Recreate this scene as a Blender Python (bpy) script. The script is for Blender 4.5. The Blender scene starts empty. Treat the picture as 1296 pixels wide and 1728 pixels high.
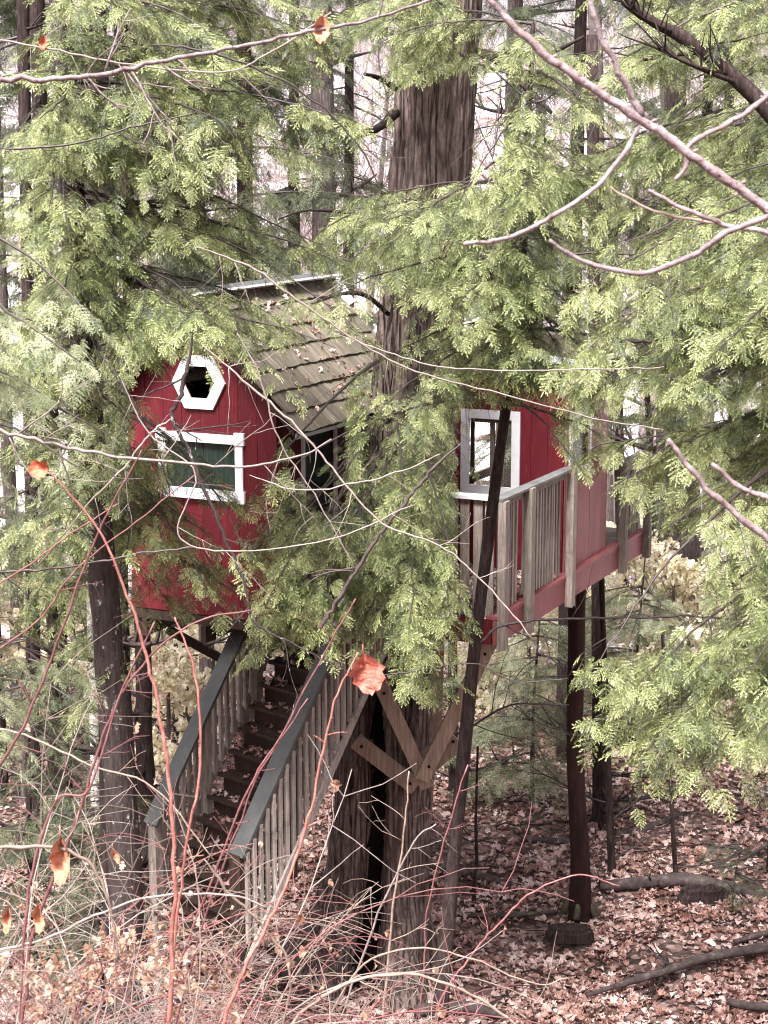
import bpy, math, random
import numpy as np
from mathutils import Vector, Matrix
import mathutils.noise as mn

S = bpy.context.scene
C = S.collection
rnd = random.Random(7)
rng = np.random.default_rng(11)
R = math.radians

# ---------------------------------------------------------------- camera, sky, sun, exposure
F = 3000.0; PHI = R(10.83); CZ = 8.8
cam = bpy.data.cameras.new('camera'); cam.lens = 36 * F / 1728; cam.sensor_width = 36
cam.clip_start = 0.1; cam.clip_end = 2000
cam.dof.use_dof = True; cam.dof.focus_distance = 17.5; cam.dof.aperture_fstop = 14
co = bpy.data.objects.new('camera', cam); C.objects.link(co)
co.location = (0, 0, CZ); co.rotation_euler = (R(90) - PHI, 0, 0)
S.camera = co
W = bpy.data.worlds.new('World'); S.world = W; W.use_nodes = True
nt = W.node_tree; nt.nodes.clear()
SUN_EL, SUN_ROT = R(58), R(205)
sky = nt.nodes.new('ShaderNodeTexSky'); sky.sky_type = 'NISHITA'; sky.sun_disc = False
sky.sun_elevation = SUN_EL; sky.sun_rotation = SUN_ROT; sky.dust_density = 4.0; sky.air_density = 1.0
hs = nt.nodes.new('ShaderNodeHueSaturation'); hs.inputs['Saturation'].default_value = 0.10
hs.inputs['Value'].default_value = 1.0
tint = nt.nodes.new('ShaderNodeMixRGB'); tint.blend_type = 'MULTIPLY'; tint.inputs[0].default_value = 1
tint.inputs[2].default_value = (1.0, 0.955, 0.99, 1)
bg = nt.nodes.new('ShaderNodeBackground'); bg.inputs['Strength'].default_value = 0.09
wo = nt.nodes.new('ShaderNodeOutputWorld')
nt.links.new(sky.outputs[0], hs.inputs['Color']); nt.links.new(hs.outputs[0], tint.inputs[1])
nt.links.new(tint.outputs[0], bg.inputs['Color']); nt.links.new(bg.outputs[0], wo.inputs['Surface'])
sl = bpy.data.lights.new('sun', 'SUN'); sl.energy = 3.3; sl.angle = R(18); sl.color = (1.0, 0.97, 0.93)
so = bpy.data.objects.new('sun', sl); C.objects.link(so)
sd = Vector((math.sin(SUN_ROT) * math.cos(SUN_EL), math.cos(SUN_ROT) * math.cos(SUN_EL), math.sin(SUN_EL)))
so.rotation_euler = sd.to_track_quat('Z', 'Y').to_euler(); so.location = (0, 0, 40)
S.view_settings.view_transform = 'Standard'; S.view_settings.look = 'None'
S.view_settings.gamma = 1; S.view_settings.use_curve_mapping = False
S.view_settings.exposure = 2.1
S.cycles.use_denoising = True; S.cycles.filter_width = 1.1
S.cycles.max_bounces = 6; S.cycles.diffuse_bounces = 3; S.cycles.transmission_bounces = 3; S.cycles.transparent_max_bounces = 4
S.cycles.caustics_reflective = False; S.cycles.caustics_refractive = False

# ---------------------------------------------------------------- measuring helpers
cp, sp = math.cos(PHI), math.sin(PHI)
def P(x, y, Y):
    """world point seen at photo pixel (x, y) at distance Y"""
    a = (x - 648) / F; b = (864 - y) / F
    d = np.array([a, cp + b * sp, -sp + b * cp])
    return np.array([0, 0, CZ]) + d * (Y / d[1])
def PZ(x, y, z):
    a = (x - 648) / F; b = (864 - y) / F
    d = np.array([a, cp + b * sp, -sp + b * cp])
    return np.array([0, 0, CZ]) + d * ((z - CZ) / d[2])
def PG(x, y):
    return PZ(x, y, 0.0)
def proj(p):
    x, y, z = p[:, 0], p[:, 1], p[:, 2] - CZ
    dep = y * cp - z * sp; up = y * sp + z * cp
    return 648 + F * x / dep, 864 - F * up / dep
def gz(x, y):
    """ground height"""
    h = 0.0
    if y < 17.3: h = (17.3 - y) * 0.41
    if y > 62: h += (y - 62) * 0.15
    h += 0.05 * math.sin(x * 1.3 + y * .6) * math.sin(y * .9 - x * .4) + 0.12 * math.sin(x * .31 + 1) * math.sin(y * .23)
    return h - 0.02

# ---------------------------------------------------------------- materials
def new_mat(name):
    m = bpy.data.materials.new(name); m.use_nodes = True
    n = m.node_tree.nodes; l = m.node_tree.links
    return m, n, l, n['Principled BSDF']
def ramp(n, stops):
    r = n.new('ShaderNodeValToRGB'); e = r.color_ramp.elements
    while len(e) < len(stops): e.new(.5)
    for i, (p, c) in enumerate(stops):
        e[i].position = p; e[i].color = (*c, 1)
    return r
def noise_mat(name, stops, scale=8, stretch=(1, 1, 1), rough=.8, bump=.3, bscale=None, detail=6, rand=0.0, spec=.3, coord='Object', extra=None):
    m, n, l, b = new_mat(name)
    tc = n.new('ShaderNodeTexCoord'); mp = n.new('ShaderNodeMapping'); mp.inputs['Scale'].default_value = stretch
    l.new(tc.outputs[coord], mp.inputs[0])
    vec = mp.outputs[0]
    if rand:
        oi = n.new('ShaderNodeObjectInfo'); ad = n.new('ShaderNodeVectorMath'); ad.operation = 'ADD'
        ml = n.new('ShaderNodeVectorMath'); ml.operation = 'SCALE'; ml.inputs['Scale'].default_value = 37.0
        cb = n.new('ShaderNodeCombineXYZ')
        for i in range(3): l.new(oi.outputs['Random'], cb.inputs[i])
        l.new(cb.outputs[0], ml.inputs[0]); l.new(vec, ad.inputs[0]); l.new(ml.outputs[0], ad.inputs[1]); vec = ad.outputs[0]
    nz = n.new('ShaderNodeTexNoise'); nz.inputs['Scale'].default_value = scale; nz.inputs['Detail'].default_value = detail
    nz.inputs['Roughness'].default_value = .65
    l.new(vec, nz.inputs['Vector'])
    r = ramp(n, stops); l.new(nz.outputs[0], r.inputs[0])
    col = r.outputs[0]
    if rand:
        hv = n.new('ShaderNodeHueSaturation'); mr = n.new('ShaderNodeMapRange')
        mr.inputs[3].default_value = 1 - rand; mr.inputs[4].default_value = 1 + rand
        l.new(oi.outputs['Random'], mr.inputs[0]); l.new(mr.outputs[0], hv.inputs['Value']); l.new(col, hv.inputs['Color']); col = hv.outputs[0]
    if extra: col = extra(n, l, tc, col)
    l.new(col, b.inputs['Base Color'])
    b.inputs['Roughness'].default_value = rough; b.inputs['Specular IOR Level'].default_value = spec
    if bump:
        n2 = n.new('ShaderNodeTexNoise'); n2.inputs['Scale'].default_value = bscale or scale * 3; n2.inputs['Detail'].default_value = 5
        l.new(vec, n2.inputs['Vector'])
        bp = n.new('ShaderNodeBump'); bp.inputs['Strength'].default_value = bump; bp.inputs['Distance'].default_value = .01
        l.new(n2.outputs[0], bp.inputs['Height']); l.new(bp.outputs[0], b.inputs['Normal'])
    return m
def patches(color, scale, lo, hi, stretch=(1, 1, 1)):
    """an overlay of stains / moss / lichen"""
    def f(n, l, tc, col):
        mp = n.new('ShaderNodeMapping'); mp.inputs['Scale'].default_value = stretch
        l.new(tc.outputs['Object'], mp.inputs[0])
        z = n.new('ShaderNodeTexNoise'); z.inputs['Scale'].default_value = scale; z.inputs['Detail'].default_value = 7; z.inputs['Roughness'].default_value = .7
        l.new(mp.outputs[0], z.inputs['Vector'])
        mr = n.new('ShaderNodeMapRange'); mr.inputs[1].default_value = lo; mr.inputs[2].default_value = hi
        l.new(z.outputs[0], mr.inputs[0])
        mx = n.new('ShaderNodeMixRGB'); mx.inputs[2].default_value = (*color, 1)
        l.new(mr.outputs[0], mx.inputs[0]); l.new(col, mx.inputs[1])
        return mx.outputs[0]
    return f
M = {}
M['red'] = noise_mat('red_paint', [(.3, (.095, .007, .013)), (.7, (.130, .011, .018))], 3, (1, 1, .3), .6, .25, 40, rand=.12, extra=patches((.20, .045, .05), 9, .55, .72, (5, 5, .35)))
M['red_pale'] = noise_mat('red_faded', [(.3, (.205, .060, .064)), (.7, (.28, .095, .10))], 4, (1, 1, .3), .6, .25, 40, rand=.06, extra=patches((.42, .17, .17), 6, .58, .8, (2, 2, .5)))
M['white'] = noise_mat('white_paint', [(.3, (.70, .69, .72)), (.7, (.82, .81, .84))], 5, rough=.55, bump=.15, extra=patches((.42, .41, .38), 7, .64, .82))
M['wood'] = noise_mat('weathered_wood', [(.25, (.12, .10, .085)), (.5, (.24, .20, .175)), (.75, (.38, .335, .30))], 6, (6, 6, .7), .85, .6, 20, rand=.28, extra=patches((.12, .13, .09), 5, .56, .72))
M['wood_pale'] = noise_mat('bleached_wood', [(.25, (.16, .135, .12)), (.5, (.29, .25, .225)), (.75, (.43, .385, .35))], 6, (6, 6, .7), .85, .6, 20, rand=.3, extra=patches((.12, .11, .09), 5, .56, .72))
M['wood_flat'] = noise_mat('weathered_plank', [(.25, (.10, .082, .072)), (.5, (.18, .15, .135)), (.75, (.27, .24, .215))], 6, (1, 6, 6), .85, .6, 20, rand=.2)
M['wood_tan'] = noise_mat('tan_timber', [(.3, (.17, .12, .095)), (.55, (.29, .215, .17)), (.75, (.42, .335, .27))], 5, (7, 7, .6), .8, .5, 15, rand=.1, extra=patches((.09, .05, .035), 9, .64, .72))
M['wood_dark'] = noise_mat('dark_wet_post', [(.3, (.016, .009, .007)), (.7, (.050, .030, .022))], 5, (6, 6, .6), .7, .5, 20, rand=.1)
M['cap'] = noise_mat('slate_grey_paint', [(.3, (.058, .060, .060)), (.7, (.095, .097, .097))], 4, rough=.55, bump=.3, extra=patches((.055, .06, .05), 9, .58, .72))
M['cap_light'] = noise_mat('worn_grey_paint', [(.3, (.10, .10, .10)), (.7, (.19, .19, .19))], 6, rough=.6, bump=.3, extra=patches((.12, .12, .11), 9, .56, .7))
M['shingle'] = noise_mat('cedar_shingle', [(.25, (.050, .040, .030)), (.5, (.125, .105, .080)), (.75, (.23, .205, .165))], 9, (.6, 6, 1), .9, .7, 22, rand=.3, extra=patches((.085, .10, .035), 2.2, .50, .68))
M['curtain'] = noise_mat('green_curtain', [(.35, (.010, .020, .016)), (.65, (.035, .056, .046))], 4, (9, 9, .5), .35, .2)
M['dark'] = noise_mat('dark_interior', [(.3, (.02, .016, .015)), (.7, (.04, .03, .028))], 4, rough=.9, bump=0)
def bark(name, stops, moss=None, scale=5, st=(7, 7, 1.1), lichen=None, bump=1.0, rand=0.12):
    ex = None
    if moss: ex = patches(*moss)
    return noise_mat(name, stops, scale, st, .92, bump, scale * 1.6, rand=rand, spec=.15, extra=ex)
M['bark_big'] = bark('hemlock_bark', [(.28, (.08, .056, .050)), (.48, (.175, .130, .117)), (.72, (.31, .25, .225))], scale=5, st=(6, 6, 1.6), moss=((.12, .12, .07), 3, .62, .8))
def plates(m, stretch, scale):
    n = m.node_tree.nodes; l = m.node_tree.links; b = n['Principled BSDF']
    tc = n.new('ShaderNodeTexCoord'); mp = n.new('ShaderNodeMapping'); mp.inputs['Scale'].default_value = stretch; l.new(tc.outputs['Object'], mp.inputs[0])
    nz = n.new('ShaderNodeTexNoise'); nz.inputs['Scale'].default_value = 2.5; l.new(mp.outputs[0], nz.inputs['Vector'])
    ad = n.new('ShaderNodeMixRGB'); ad.inputs[0].default_value = .25; l.new(mp.outputs[0], ad.inputs[1]); l.new(nz.outputs['Color'], ad.inputs[2])
    v = n.new('ShaderNodeTexVoronoi'); v.feature = 'DISTANCE_TO_EDGE'; v.inputs['Scale'].default_value = scale; l.new(ad.outputs[0], v.inputs['Vector'])
    mr = n.new('ShaderNodeMapRange'); mr.inputs[2].default_value = .22; l.new(v.outputs['Distance'], mr.inputs[0])
    col = b.inputs['Base Color'].links[0].from_socket
    mx = n.new('ShaderNodeMixRGB'); mx.blend_type = 'MULTIPLY'; mx.inputs[0].default_value = 1; r = ramp(n, [(0, (.45, .42, .42)), (.6, (1, 1, 1))]); l.new(mr.outputs[0], r.inputs[0])
    l.new(col, mx.inputs[1]); l.new(r.outputs[0], mx.inputs[2]); l.new(mx.outputs[0], b.inputs['Base Color'])
    bp = n.new('ShaderNodeBump'); bp.inputs['Strength'].default_value = 1; bp.inputs['Distance'].default_value = .03; l.new(mr.outputs[0], bp.inputs['Height'])
    l.new(b.inputs['Normal'].links[0].from_socket, bp.inputs['Normal']); l.new(bp.outputs[0], b.inputs['Normal'])
plates(M['bark_big'], (1, 1, .09), 16)
M['near_black'] = noise_mat('near_black_matte', [(.3, (.004, .003, .003)), (.7, (.014, .010, .010))], 5, (5, 5, .7), .95, .4, spec=.1)  # near-black colour for the inside of the trunk cleft and the bolts
M['bark_dark'] = bark('dark_bark', [(.3, (.012, .008, .008)), (.5, (.030, .020, .019)), (.75, (.075, .055, .053))])
M['bark_red'] = bark('red_brown_pole', [(.3, (.010, .005, .005)), (.7, (.036, .016, .015))], scale=3, bump=.4)
M['bark_grey'] = bark('grey_bark', [(.3, (.05, .037, .036)), (.5, (.11, .088, .085)), (.75, (.21, .175, .17))])
M['bark_lichen'] = bark('lichen_bark', [(.3, (.016, .011, .011)), (.6, (.055, .042, .040))], moss=((.42, .44, .40), 14, .60, .68, (1, 1, .7)))
M['bark_birch'] = bark('birch_bark', [(.35, (.55, .50, .47)), (.7, (.8, .77, .76))], moss=((.04, .03, .03), 6, .64, .70, (1, 1, 4)), bump=.3)
M['bark_pale'] = bark('pale_far_bark', [(.3, (.27, .205, .205)), (.7, (.48, .40, .40))], scale=3, bump=.3, rand=.3)
M['moss_base'] = noise_mat('mossy_wood', [(.3, (.03, .022, .018)), (.6, (.09, .07, .055))], 8, rough=.95, bump=.8, extra=patches((.07, .095, .03), 6, .48, .62))
M['log'] = noise_mat('rotting_log', [(.3, (.028, .020, .019)), (.55, (.07, .052, .05)), (.75, (.17, .14, .135))], 9, (1, 1, 1), .9, .8, extra=patches((.10, .12, .06), 5, .58, .7))
def cane_mat(name, a, b_): return noise_mat(name, [(.3, a), (.7, b_)], 25, rough=.5, bump=.2, rand=.25, spec=.4)
M['cane_red'] = noise_mat('salmon_red_cane', [(.3, (.20, .065, .058)), (.5, (.34, .135, .11)), (.72, (.46, .25, .21))], 14, (3, 3, 1), .6, .5, 60, rand=.15, spec=.3, extra=patches((.20, .12, .10), 30, .6, .72))
M['cane_mag'] = cane_mat('magenta_cane', (.10, .030, .035), (.23, .10, .097))
M['cane_tan'] = cane_mat('tan_cane', (.145, .10, .08), (.33, .245, .20))
M['twig_pale'] = cane_mat('pale_twig', (.14, .105, .095), (.31, .255, .235))
M['twig_dark'] = cane_mat('dark_twig', (.022, .015, .015), (.07, .05, .048))
M['maple'] = noise_mat('maple_twig', [(.3, (.085, .055, .058)), (.5, (.20, .150, .155)), (.75, (.34, .29, .295))], 22, (1, 1, 1), .55, .5, 60, rand=.2, extra=patches((.07, .04, .042), 70, .55, .65))
def leafy(name, cols, transl=.3, hue=.02, rough=.5, tcol=None, clump=1.6):
    """cols: dark, mid, light pigments picked per spray and by slow variation through the crown"""
    m, n, l, b = new_mat(name)
    oi = n.new('ShaderNodeObjectInfo'); ge = n.new('ShaderNodeNewGeometry')
    nz = n.new('ShaderNodeTexNoise'); nz.inputs['Scale'].default_value = clump; nz.inputs['Detail'].default_value = 3
    l.new(ge.outputs['Position'], nz.inputs['Vector'])
    a = n.new('ShaderNodeMath'); a.operation = 'MULTIPLY_ADD'; a.inputs[1].default_value = .75
    s2 = n.new('ShaderNodeMath'); s2.operation = 'MULTIPLY_ADD'; s2.inputs[1].default_value = 1.3; s2.inputs[2].default_value = -.52
    l.new(nz.outputs[0], s2.inputs[0]); l.new(oi.outputs['Random'], a.inputs[0]); l.new(s2.outputs[0], a.inputs[2])
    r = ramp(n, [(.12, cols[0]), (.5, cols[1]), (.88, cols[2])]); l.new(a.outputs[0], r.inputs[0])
    l.new(r.outputs[0], b.inputs['Base Color']); b.inputs['Roughness'].default_value = rough; b.inputs['Specular IOR Level'].default_value = .5
    if transl:
        tr = n.new('ShaderNodeBsdfTranslucent'); mx = n.new('ShaderNodeMixShader'); mx.inputs[0].default_value = transl
        l.new(r.outputs[0], tr.inputs[0]); l.new(b.outputs[0], mx.inputs[1]); l.new(tr.outputs[0], mx.inputs[2])
        l.new(mx.outputs[0], n['Material Output'].inputs['Surface'])
    return m
M['needle'] = leafy('hemlock_needles', [(.022, .034, .012), (.125, .155, .052), (.31, .345, .14)], .32)
M['needle_tip'] = leafy('hemlock_new_growth', [(.115, .145, .048), (.35, .39, .155), (.61, .65, .34)], .32)
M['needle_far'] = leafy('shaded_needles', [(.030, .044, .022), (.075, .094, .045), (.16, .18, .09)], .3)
M['needle_silver'] = leafy('silvery_needles', [(.09, .115, .055), (.22, .25, .13), (.42, .45, .27)], .3)
M['needle_pale'] = leafy('pale_understory_needles', [(.12, .15, .085), (.26, .29, .17), (.45, .48, .32)], .4)
M['litter'] = leafy('leaf_litter', [(.12, .050, .038), (.36, .20, .165), (.62, .48, .45)], .15, clump=1.6)
M['beech'] = leafy('pale_beech_leaves', [(.55, .47, .31), (.78, .71, .53), (.90, .86, .72)], .5)
M['dryleaf'] = leafy('dry_tan_leaves', [(.20, .10, .065), (.34, .205, .145), (.50, .36, .28)], .2)
M['orange'] = noise_mat('orange_leaf', [(.3, (.46, .10, .05)), (.7, (.62, .20, .11))], 30, rough=.5, bump=.6, extra=patches((.30, .07, .03), 25, .58, .7))
M['orange2'] = noise_mat('salmon_leaf', [(.3, (.42, .17, .10)), (.7, (.60, .30, .20))], 30, rough=.5, bump=.6, extra=patches((.40, .10, .05), 25, .55, .7))

M['orange3'] = noise_mat('salmon_red_leaf', [(.3, (.34, .07, .05)), (.7, (.55, .20, .15))], 30, rough=.5, bump=.6, extra=patches((.80, .50, .40), 25, .55, .7))
# ---------------------------------------------------------------- mesh helpers
class MB:
    def __init__(s): s.v = []; s.f = []; s.m = []; s.n = 0
    def add(s, v, f, mi=0):
        v = np.asarray(v, float); s.v.append(v)
        s.f += [tuple(i + s.n for i in q) for q in f]; s.m += [mi] * len(f); s.n += len(v)
    def box(s, a, b, mi=0):
        x0, y0, z0 = a; x1, y1, z1 = b
        s.add([(x0, y0, z0), (x1, y0, z0), (x1, y1, z0), (x0, y1, z0), (x0, y0, z1), (x1, y0, z1), (x1, y1, z1), (x0, y1, z1)],
              [(0, 3, 2, 1), (4, 5, 6, 7), (0, 1, 5, 4), (1, 2, 6, 5), (2, 3, 7, 6), (3, 0, 4, 7)], mi)
    def bar(s, p, q, w, t, up=(0, 0, 1), mi=0):
        """box along p->q, width w across, thickness t along up-ish"""
        p = np.array(p, float); q = np.array(q, float); d = q - p; L = np.linalg.norm(d); d /= L
        a = np.cross(d, up); a /= np.linalg.norm(a); u = np.cross(a, d)
        v = [e + a * sx * w / 2 + u * sz * t / 2 for e in (p, q) for sx, sz in ((-1, -1), (1, -1), (1, 1), (-1, 1))]
        s.add(v, [(0, 1, 2, 3), (7, 6, 5, 4), (0, 4, 5, 1), (1, 5, 6, 2), (2, 6, 7, 3), (3, 7, 4, 0)], mi)
    def prism(s, poly, axis, a, b, mi=0):
        """poly in the other two coordinates, extruded along axis from a to b"""
        def mk(p, w):
            p = list(p); p.insert(axis, w); return p
        n = len(poly); v = [mk(p, a) for p in poly] + [mk(p, b) for p in poly]
        f = [tuple(range(n))[::-1], tuple(range(n, 2 * n))] + [(i, (i + 1) % n, n + (i + 1) % n, n + i) for i in range(n)]
        s.add(v, f, mi)
    def tube(s, pts, rad, sides=6, mi=0, cap=True):
        pts = np.asarray(pts, float); n = len(pts)
        rad = np.broadcast_to(np.asarray(rad, float), (n,))
        tg = np.gradient(pts, axis=0); tg /= np.linalg.norm(tg, axis=1)[:, None] + 1e-9
        ref = np.array([0.3, 0.1, 1.0]) if abs(tg[0][2]) < .9 else np.array([1.0, .2, .1])
        a = np.cross(tg[0], ref); a /= np.linalg.norm(a)
        A = []
        for i in range(n):
            a = a - tg[i] * (a @ tg[i]); a = a / (np.linalg.norm(a) + 1e-9); A.append(a)
        A = np.array(A); B = np.cross(tg, A)
        th = np.linspace(0, 2 * math.pi, sides, endpoint=False)
        v = pts[:, None] + rad[:, None, None] * (A[:, None] * np.cos(th)[None, :, None] + B[:, None] * np.sin(th)[None, :, None])
        v = v.reshape(-1, 3)
        f = [(i * sides + j, i * sides + (j + 1) % sides, (i + 1) * sides + (j + 1) % sides, (i + 1) * sides + j) for i in range(n - 1) for j in range(sides)]
        if cap: f += [tuple(range(sides))[::-1], tuple(range((n - 1) * sides, n * sides))]
        s.add(v, f, mi)
def mesh_from(name, mb, mats, off=(0, 0, 0), smooth=False):
    me = bpy.data.meshes.new(name)
    v = np.concatenate(mb.v) - np.array(off)
    me.from_pydata(v.tolist(), [], mb.f)
    for m in (mats if isinstance(mats, (list, tuple)) else [mats]): me.materials.append(m)
    me.polygons.foreach_set('material_index', mb.m)
    if smooth: me.polygons.foreach_set('use_smooth', [True] * len(mb.f))
    me.update()
    return me
def link(name, data, parent=None):
    o = bpy.data.objects.new(name, data); C.objects.link(o)
    if parent: o.parent = parent; o['_org'] = parent.get('_org', 0) if False else 0
    if '_org' in o: del o['_org']
    return o
ORG = {}
def root(name, label, cat, loc=(0, 0, 0), rz=0, group=None):
    o = bpy.data.objects.new(name, None); C.objects.link(o); o.empty_display_size = .2
    o.location = loc; o.rotation_euler = (0, 0, rz)
    o['label'] = label; o['category'] = cat
    if group: o['group'] = group
    ORG[o.name] = tuple(loc) if rz == 0 else (0, 0, 0)
    return o
def part(name, mb, mat, parent, smooth=False, kind=None):
    off = ORG.get(parent.name, (0, 0, 0))
    o = link(name, mesh_from(name, mb, mat, off, smooth), parent)
    ORG[o.name] = off
    if kind: o['kind'] = kind
    return o
def thing(name, mb, mat, label, cat, group=None, smooth=False, kind=None):
    v = np.concatenate(mb.v); base = v[np.argmin(v[:, 2])]
    o = link(name, mesh_from(name, mb, mat, base, smooth)); o.location = base.tolist(); ORG[o.name] = tuple(base)
    if kind: o['kind'] = kind
    if label: o['label'] = label
    if cat: o['category'] = cat
    if group: o['group'] = group
    return o
def smoothpath(pts, n=8):
    """Catmull-Rom through the points"""
    p = np.asarray(pts, float); p = np.vstack([2 * p[0] - p[1], p, 2 * p[-1] - p[-2]])
    out = []
    for i in range(1, len(p) - 2):
        for t in np.linspace(0, 1, n, endpoint=False):
            out.append(.5 * ((2 * p[i]) + (-p[i - 1] + p[i + 1]) * t + (2 * p[i - 1] - 5 * p[i] + 4 * p[i + 1] - p[i + 2]) * t * t + (-p[i - 1] + 3 * p[i] - 3 * p[i + 1] + p[i + 2]) * t ** 3))
    out.append(p[-2]); return np.array(out)

# ---------------------------------------------------------------- crowns: sprays of needles set on points
def gn_group():
    g = bpy.data.node_groups.new('set_sprays', 'GeometryNodeTree')
    g.interface.new_socket('Geometry', in_out='INPUT', socket_type='NodeSocketGeometry')
    g.interface.new_socket('Geometry', in_out='OUTPUT', socket_type='NodeSocketGeometry')
    n = g.nodes; l = g.links
    gi = n.new('NodeGroupInput'); go = n.new('NodeGroupOutput')
    def att(nm, t):
        a = n.new('GeometryNodeInputNamedAttribute'); a.data_type = t; a.inputs['Name'].default_value = nm
        return a.outputs[0]
    tid = att('tid', 'INT')
    def pick(k):
        c = n.new('FunctionNodeCompare'); c.data_type = 'INT'; c.operation = 'EQUAL'
        l.new(tid, c.inputs[2]); c.inputs[3].default_value = k
        s = n.new('GeometryNodeSeparateGeometry'); s.domain = 'POINT'
        l.new(gi.outputs[0], s.inputs[0]); l.new(c.outputs[0], s.inputs[1])
        return s.outputs[0]
    j = n.new('GeometryNodeJoinGeometry')
    for k in range(4):
        t = n.new('GeometryNodeGeometryToInstance'); l.new(pick(k), t.inputs[0]); l.new(t.outputs[0], j.inputs[0])
    ip = n.new('GeometryNodeInstanceOnPoints')
    l.new(pick(-1), ip.inputs['Points']); l.new(j.outputs[0], ip.inputs['Instance'])
    ip.inputs['Pick Instance'].default_value = True
    l.new(att('idx', 'INT'), ip.inputs['Instance Index']); l.new(att('rot', 'QUATERNION'), ip.inputs['Rotation']); l.new(att('scl', 'FLOAT'), ip.inputs['Scale'])
    j2 = n.new('GeometryNodeJoinGeometry')
    l.new(pick(100), j2.inputs[0]); l.new(ip.outputs[0], j2.inputs[0])
    l.new(j2.outputs[0], go.inputs[0])
    return g
GN = gn_group()
def quat_from_axes(X, Z):
    """rotation taking local x to X and local z near Z (arrays Nx3) -> Nx4 wxyz"""
    X = X / np.linalg.norm(X, axis=1)[:, None]
    Z = Z - X * (X * Z).sum(1)[:, None]; Z /= np.linalg.norm(Z, axis=1)[:, None] + 1e-9
    Y = np.cross(Z, X)
    m = np.stack([X, Y, Z], axis=2)
    K = np.empty((len(X), 4, 4))
    m00, m01, m02 = m[:, 0, 0], m[:, 0, 1], m[:, 0, 2]; m10, m11, m12 = m[:, 1, 0], m[:, 1, 1], m[:, 1, 2]; m20, m21, m22 = m[:, 2, 0], m[:, 2, 1], m[:, 2, 2]
    w = np.sqrt(np.maximum(0, 1 + m00 + m11 + m22)) / 2; x = np.sqrt(np.maximum(0, 1 + m00 - m11 - m22)) / 2
    y = np.sqrt(np.maximum(0, 1 - m00 + m11 - m22)) / 2; z = np.sqrt(np.maximum(0, 1 - m00 - m11 + m22)) / 2
    x = np.copysign(x, m21 - m12); y = np.copysign(y, m02 - m20); z = np.copysign(z, m10 - m01)
    return np.stack([w, x, y, z], 1)
def spray_mesh(seed, fine=1.0):
    """one flat feathery hemlock spray, unit length along x: (verts, tris, matidx)"""
    r = random.Random(seed); V = []; T = []; MI = []
    def tri(a, b, c, mi=0):
        n = len(V); V.extend([a, b, c]); T.append((n, n + 1, n + 2)); MI.append(mi)
    def axis(x0, y0, z0, ang, L, n, first, tilt, sag):
        dx, dy = math.cos(ang), math.sin(ang); nx, ny = -dy, dx
        def at(t, s=0.0):
            return (x0 + dx * L * t + nx * s, y0 + dy * L * t + ny * s, z0 + s * tilt - sag * (L * t) ** 2)
        w = .0045
        tri(at(0, w), at(0, -w), at(1), 1)
        for i in range(n):
            for sd in (1, -1):
                t = first + (1 - first) * (i + .5 + r.uniform(-.25, .25)) / n
                nl = .088 * (1 - .35 * t ** 3) * r.uniform(.75, 1.2)
                al = math.cos(R(58 - 28 * t + r.uniform(-10, 10))); ac = math.sqrt(1 - al * al) * sd
                hw = (.0165 if fine >= 1 else .019)
                e = at(t + nl * al / L, nl * ac); e = (e[0], e[1], e[2] + r.uniform(-.016, .016))
                tri(at(t - hw / L), at(t + hw / L), e, 2 if (t > .6 and r.random() < .8) else 0)
        tri(at(.93, .012), at(.93, -.012), at(1 + .05 / L), 2)
    axis(0, 0, 0, 0, 1.0, int(17 * fine), .05, r.uniform(-.2, .2), .20)
    k = 6 if fine >= 1 else 5
    for i in range(k):
        for sd in (1, -1):
            t = max(.03, .05 + .86 * (i + .4 * (sd > 0) + r.uniform(-.2, .2)) / k)
            L = (.50 - .40 * t) * r.uniform(.7, 1.2) * (1 if t > .12 else .75)
            axis(t, 0, -.20 * t * t, sd * R(r.uniform(42, 60)), L, max(3, int(L * 19 * fine)), 0.12, r.uniform(-.7, .7), r.uniform(.1, .9))
    return np.array(V), T, MI
SPR = [spray_mesh(i) for i in range(4)]
SPR_COARSE = [spray_mesh(20 + i, .6) for i in range(4)]
def instanced(name, templates, pos, quat, scl, mats, parent=None, stem=None, off=(0, 0, 0)):
    pos = np.asarray(pos); n = len(pos)
    vs = []; fs = []; mi = []; tid = []; c = 0
    for k, (v, f, m) in enumerate(templates):
        vs.append(np.asarray(v, float)); fs += [tuple(i + c for i in q) for q in f]; mi += list(m); tid += [k] * len(v); c += len(v)
    if stem is not None and stem.n:
        v = np.concatenate(stem.v) - np.array(off); vs.append(v); fs += [tuple(i + c for i in q) for q in stem.f]; mi += stem.m; tid += [100] * len(v); c += len(v)
    vs.append(pos - np.array(off)); tid += [-1] * n
    me = bpy.data.meshes.new(name); me.from_pydata(np.concatenate(vs).tolist(), [], fs)
    for m in mats: me.materials.append(m)
    me.polygons.foreach_set('material_index', mi)
    tot = c + n
    a = me.attributes.new('tid', 'INT', 'POINT'); a.data.foreach_set('value', np.array(tid, dtype=np.int32))
    a = me.attributes.new('idx', 'INT', 'POINT'); ix = np.zeros(tot, dtype=np.int32); ix[c:] = rng.integers(0, len(templates), n); a.data.foreach_set('value', ix)
    a = me.attributes.new('rot', 'QUATERNION', 'POINT'); q = np.zeros((tot, 4), dtype=np.float32); q[:, 0] = 1; q[c:] = quat; a.data.foreach_set('value', q.ravel())
    a = me.attributes.new('scl', 'FLOAT', 'POINT'); s = np.ones(tot, dtype=np.float32); s[c:] = scl; a.data.foreach_set('value', s)
    me.update()
    o = link(name, me, parent)
    md = o.modifiers.new('sprays', 'NODES'); md.node_group = GN
    o['kind'] = 'stuff'
    return o

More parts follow.
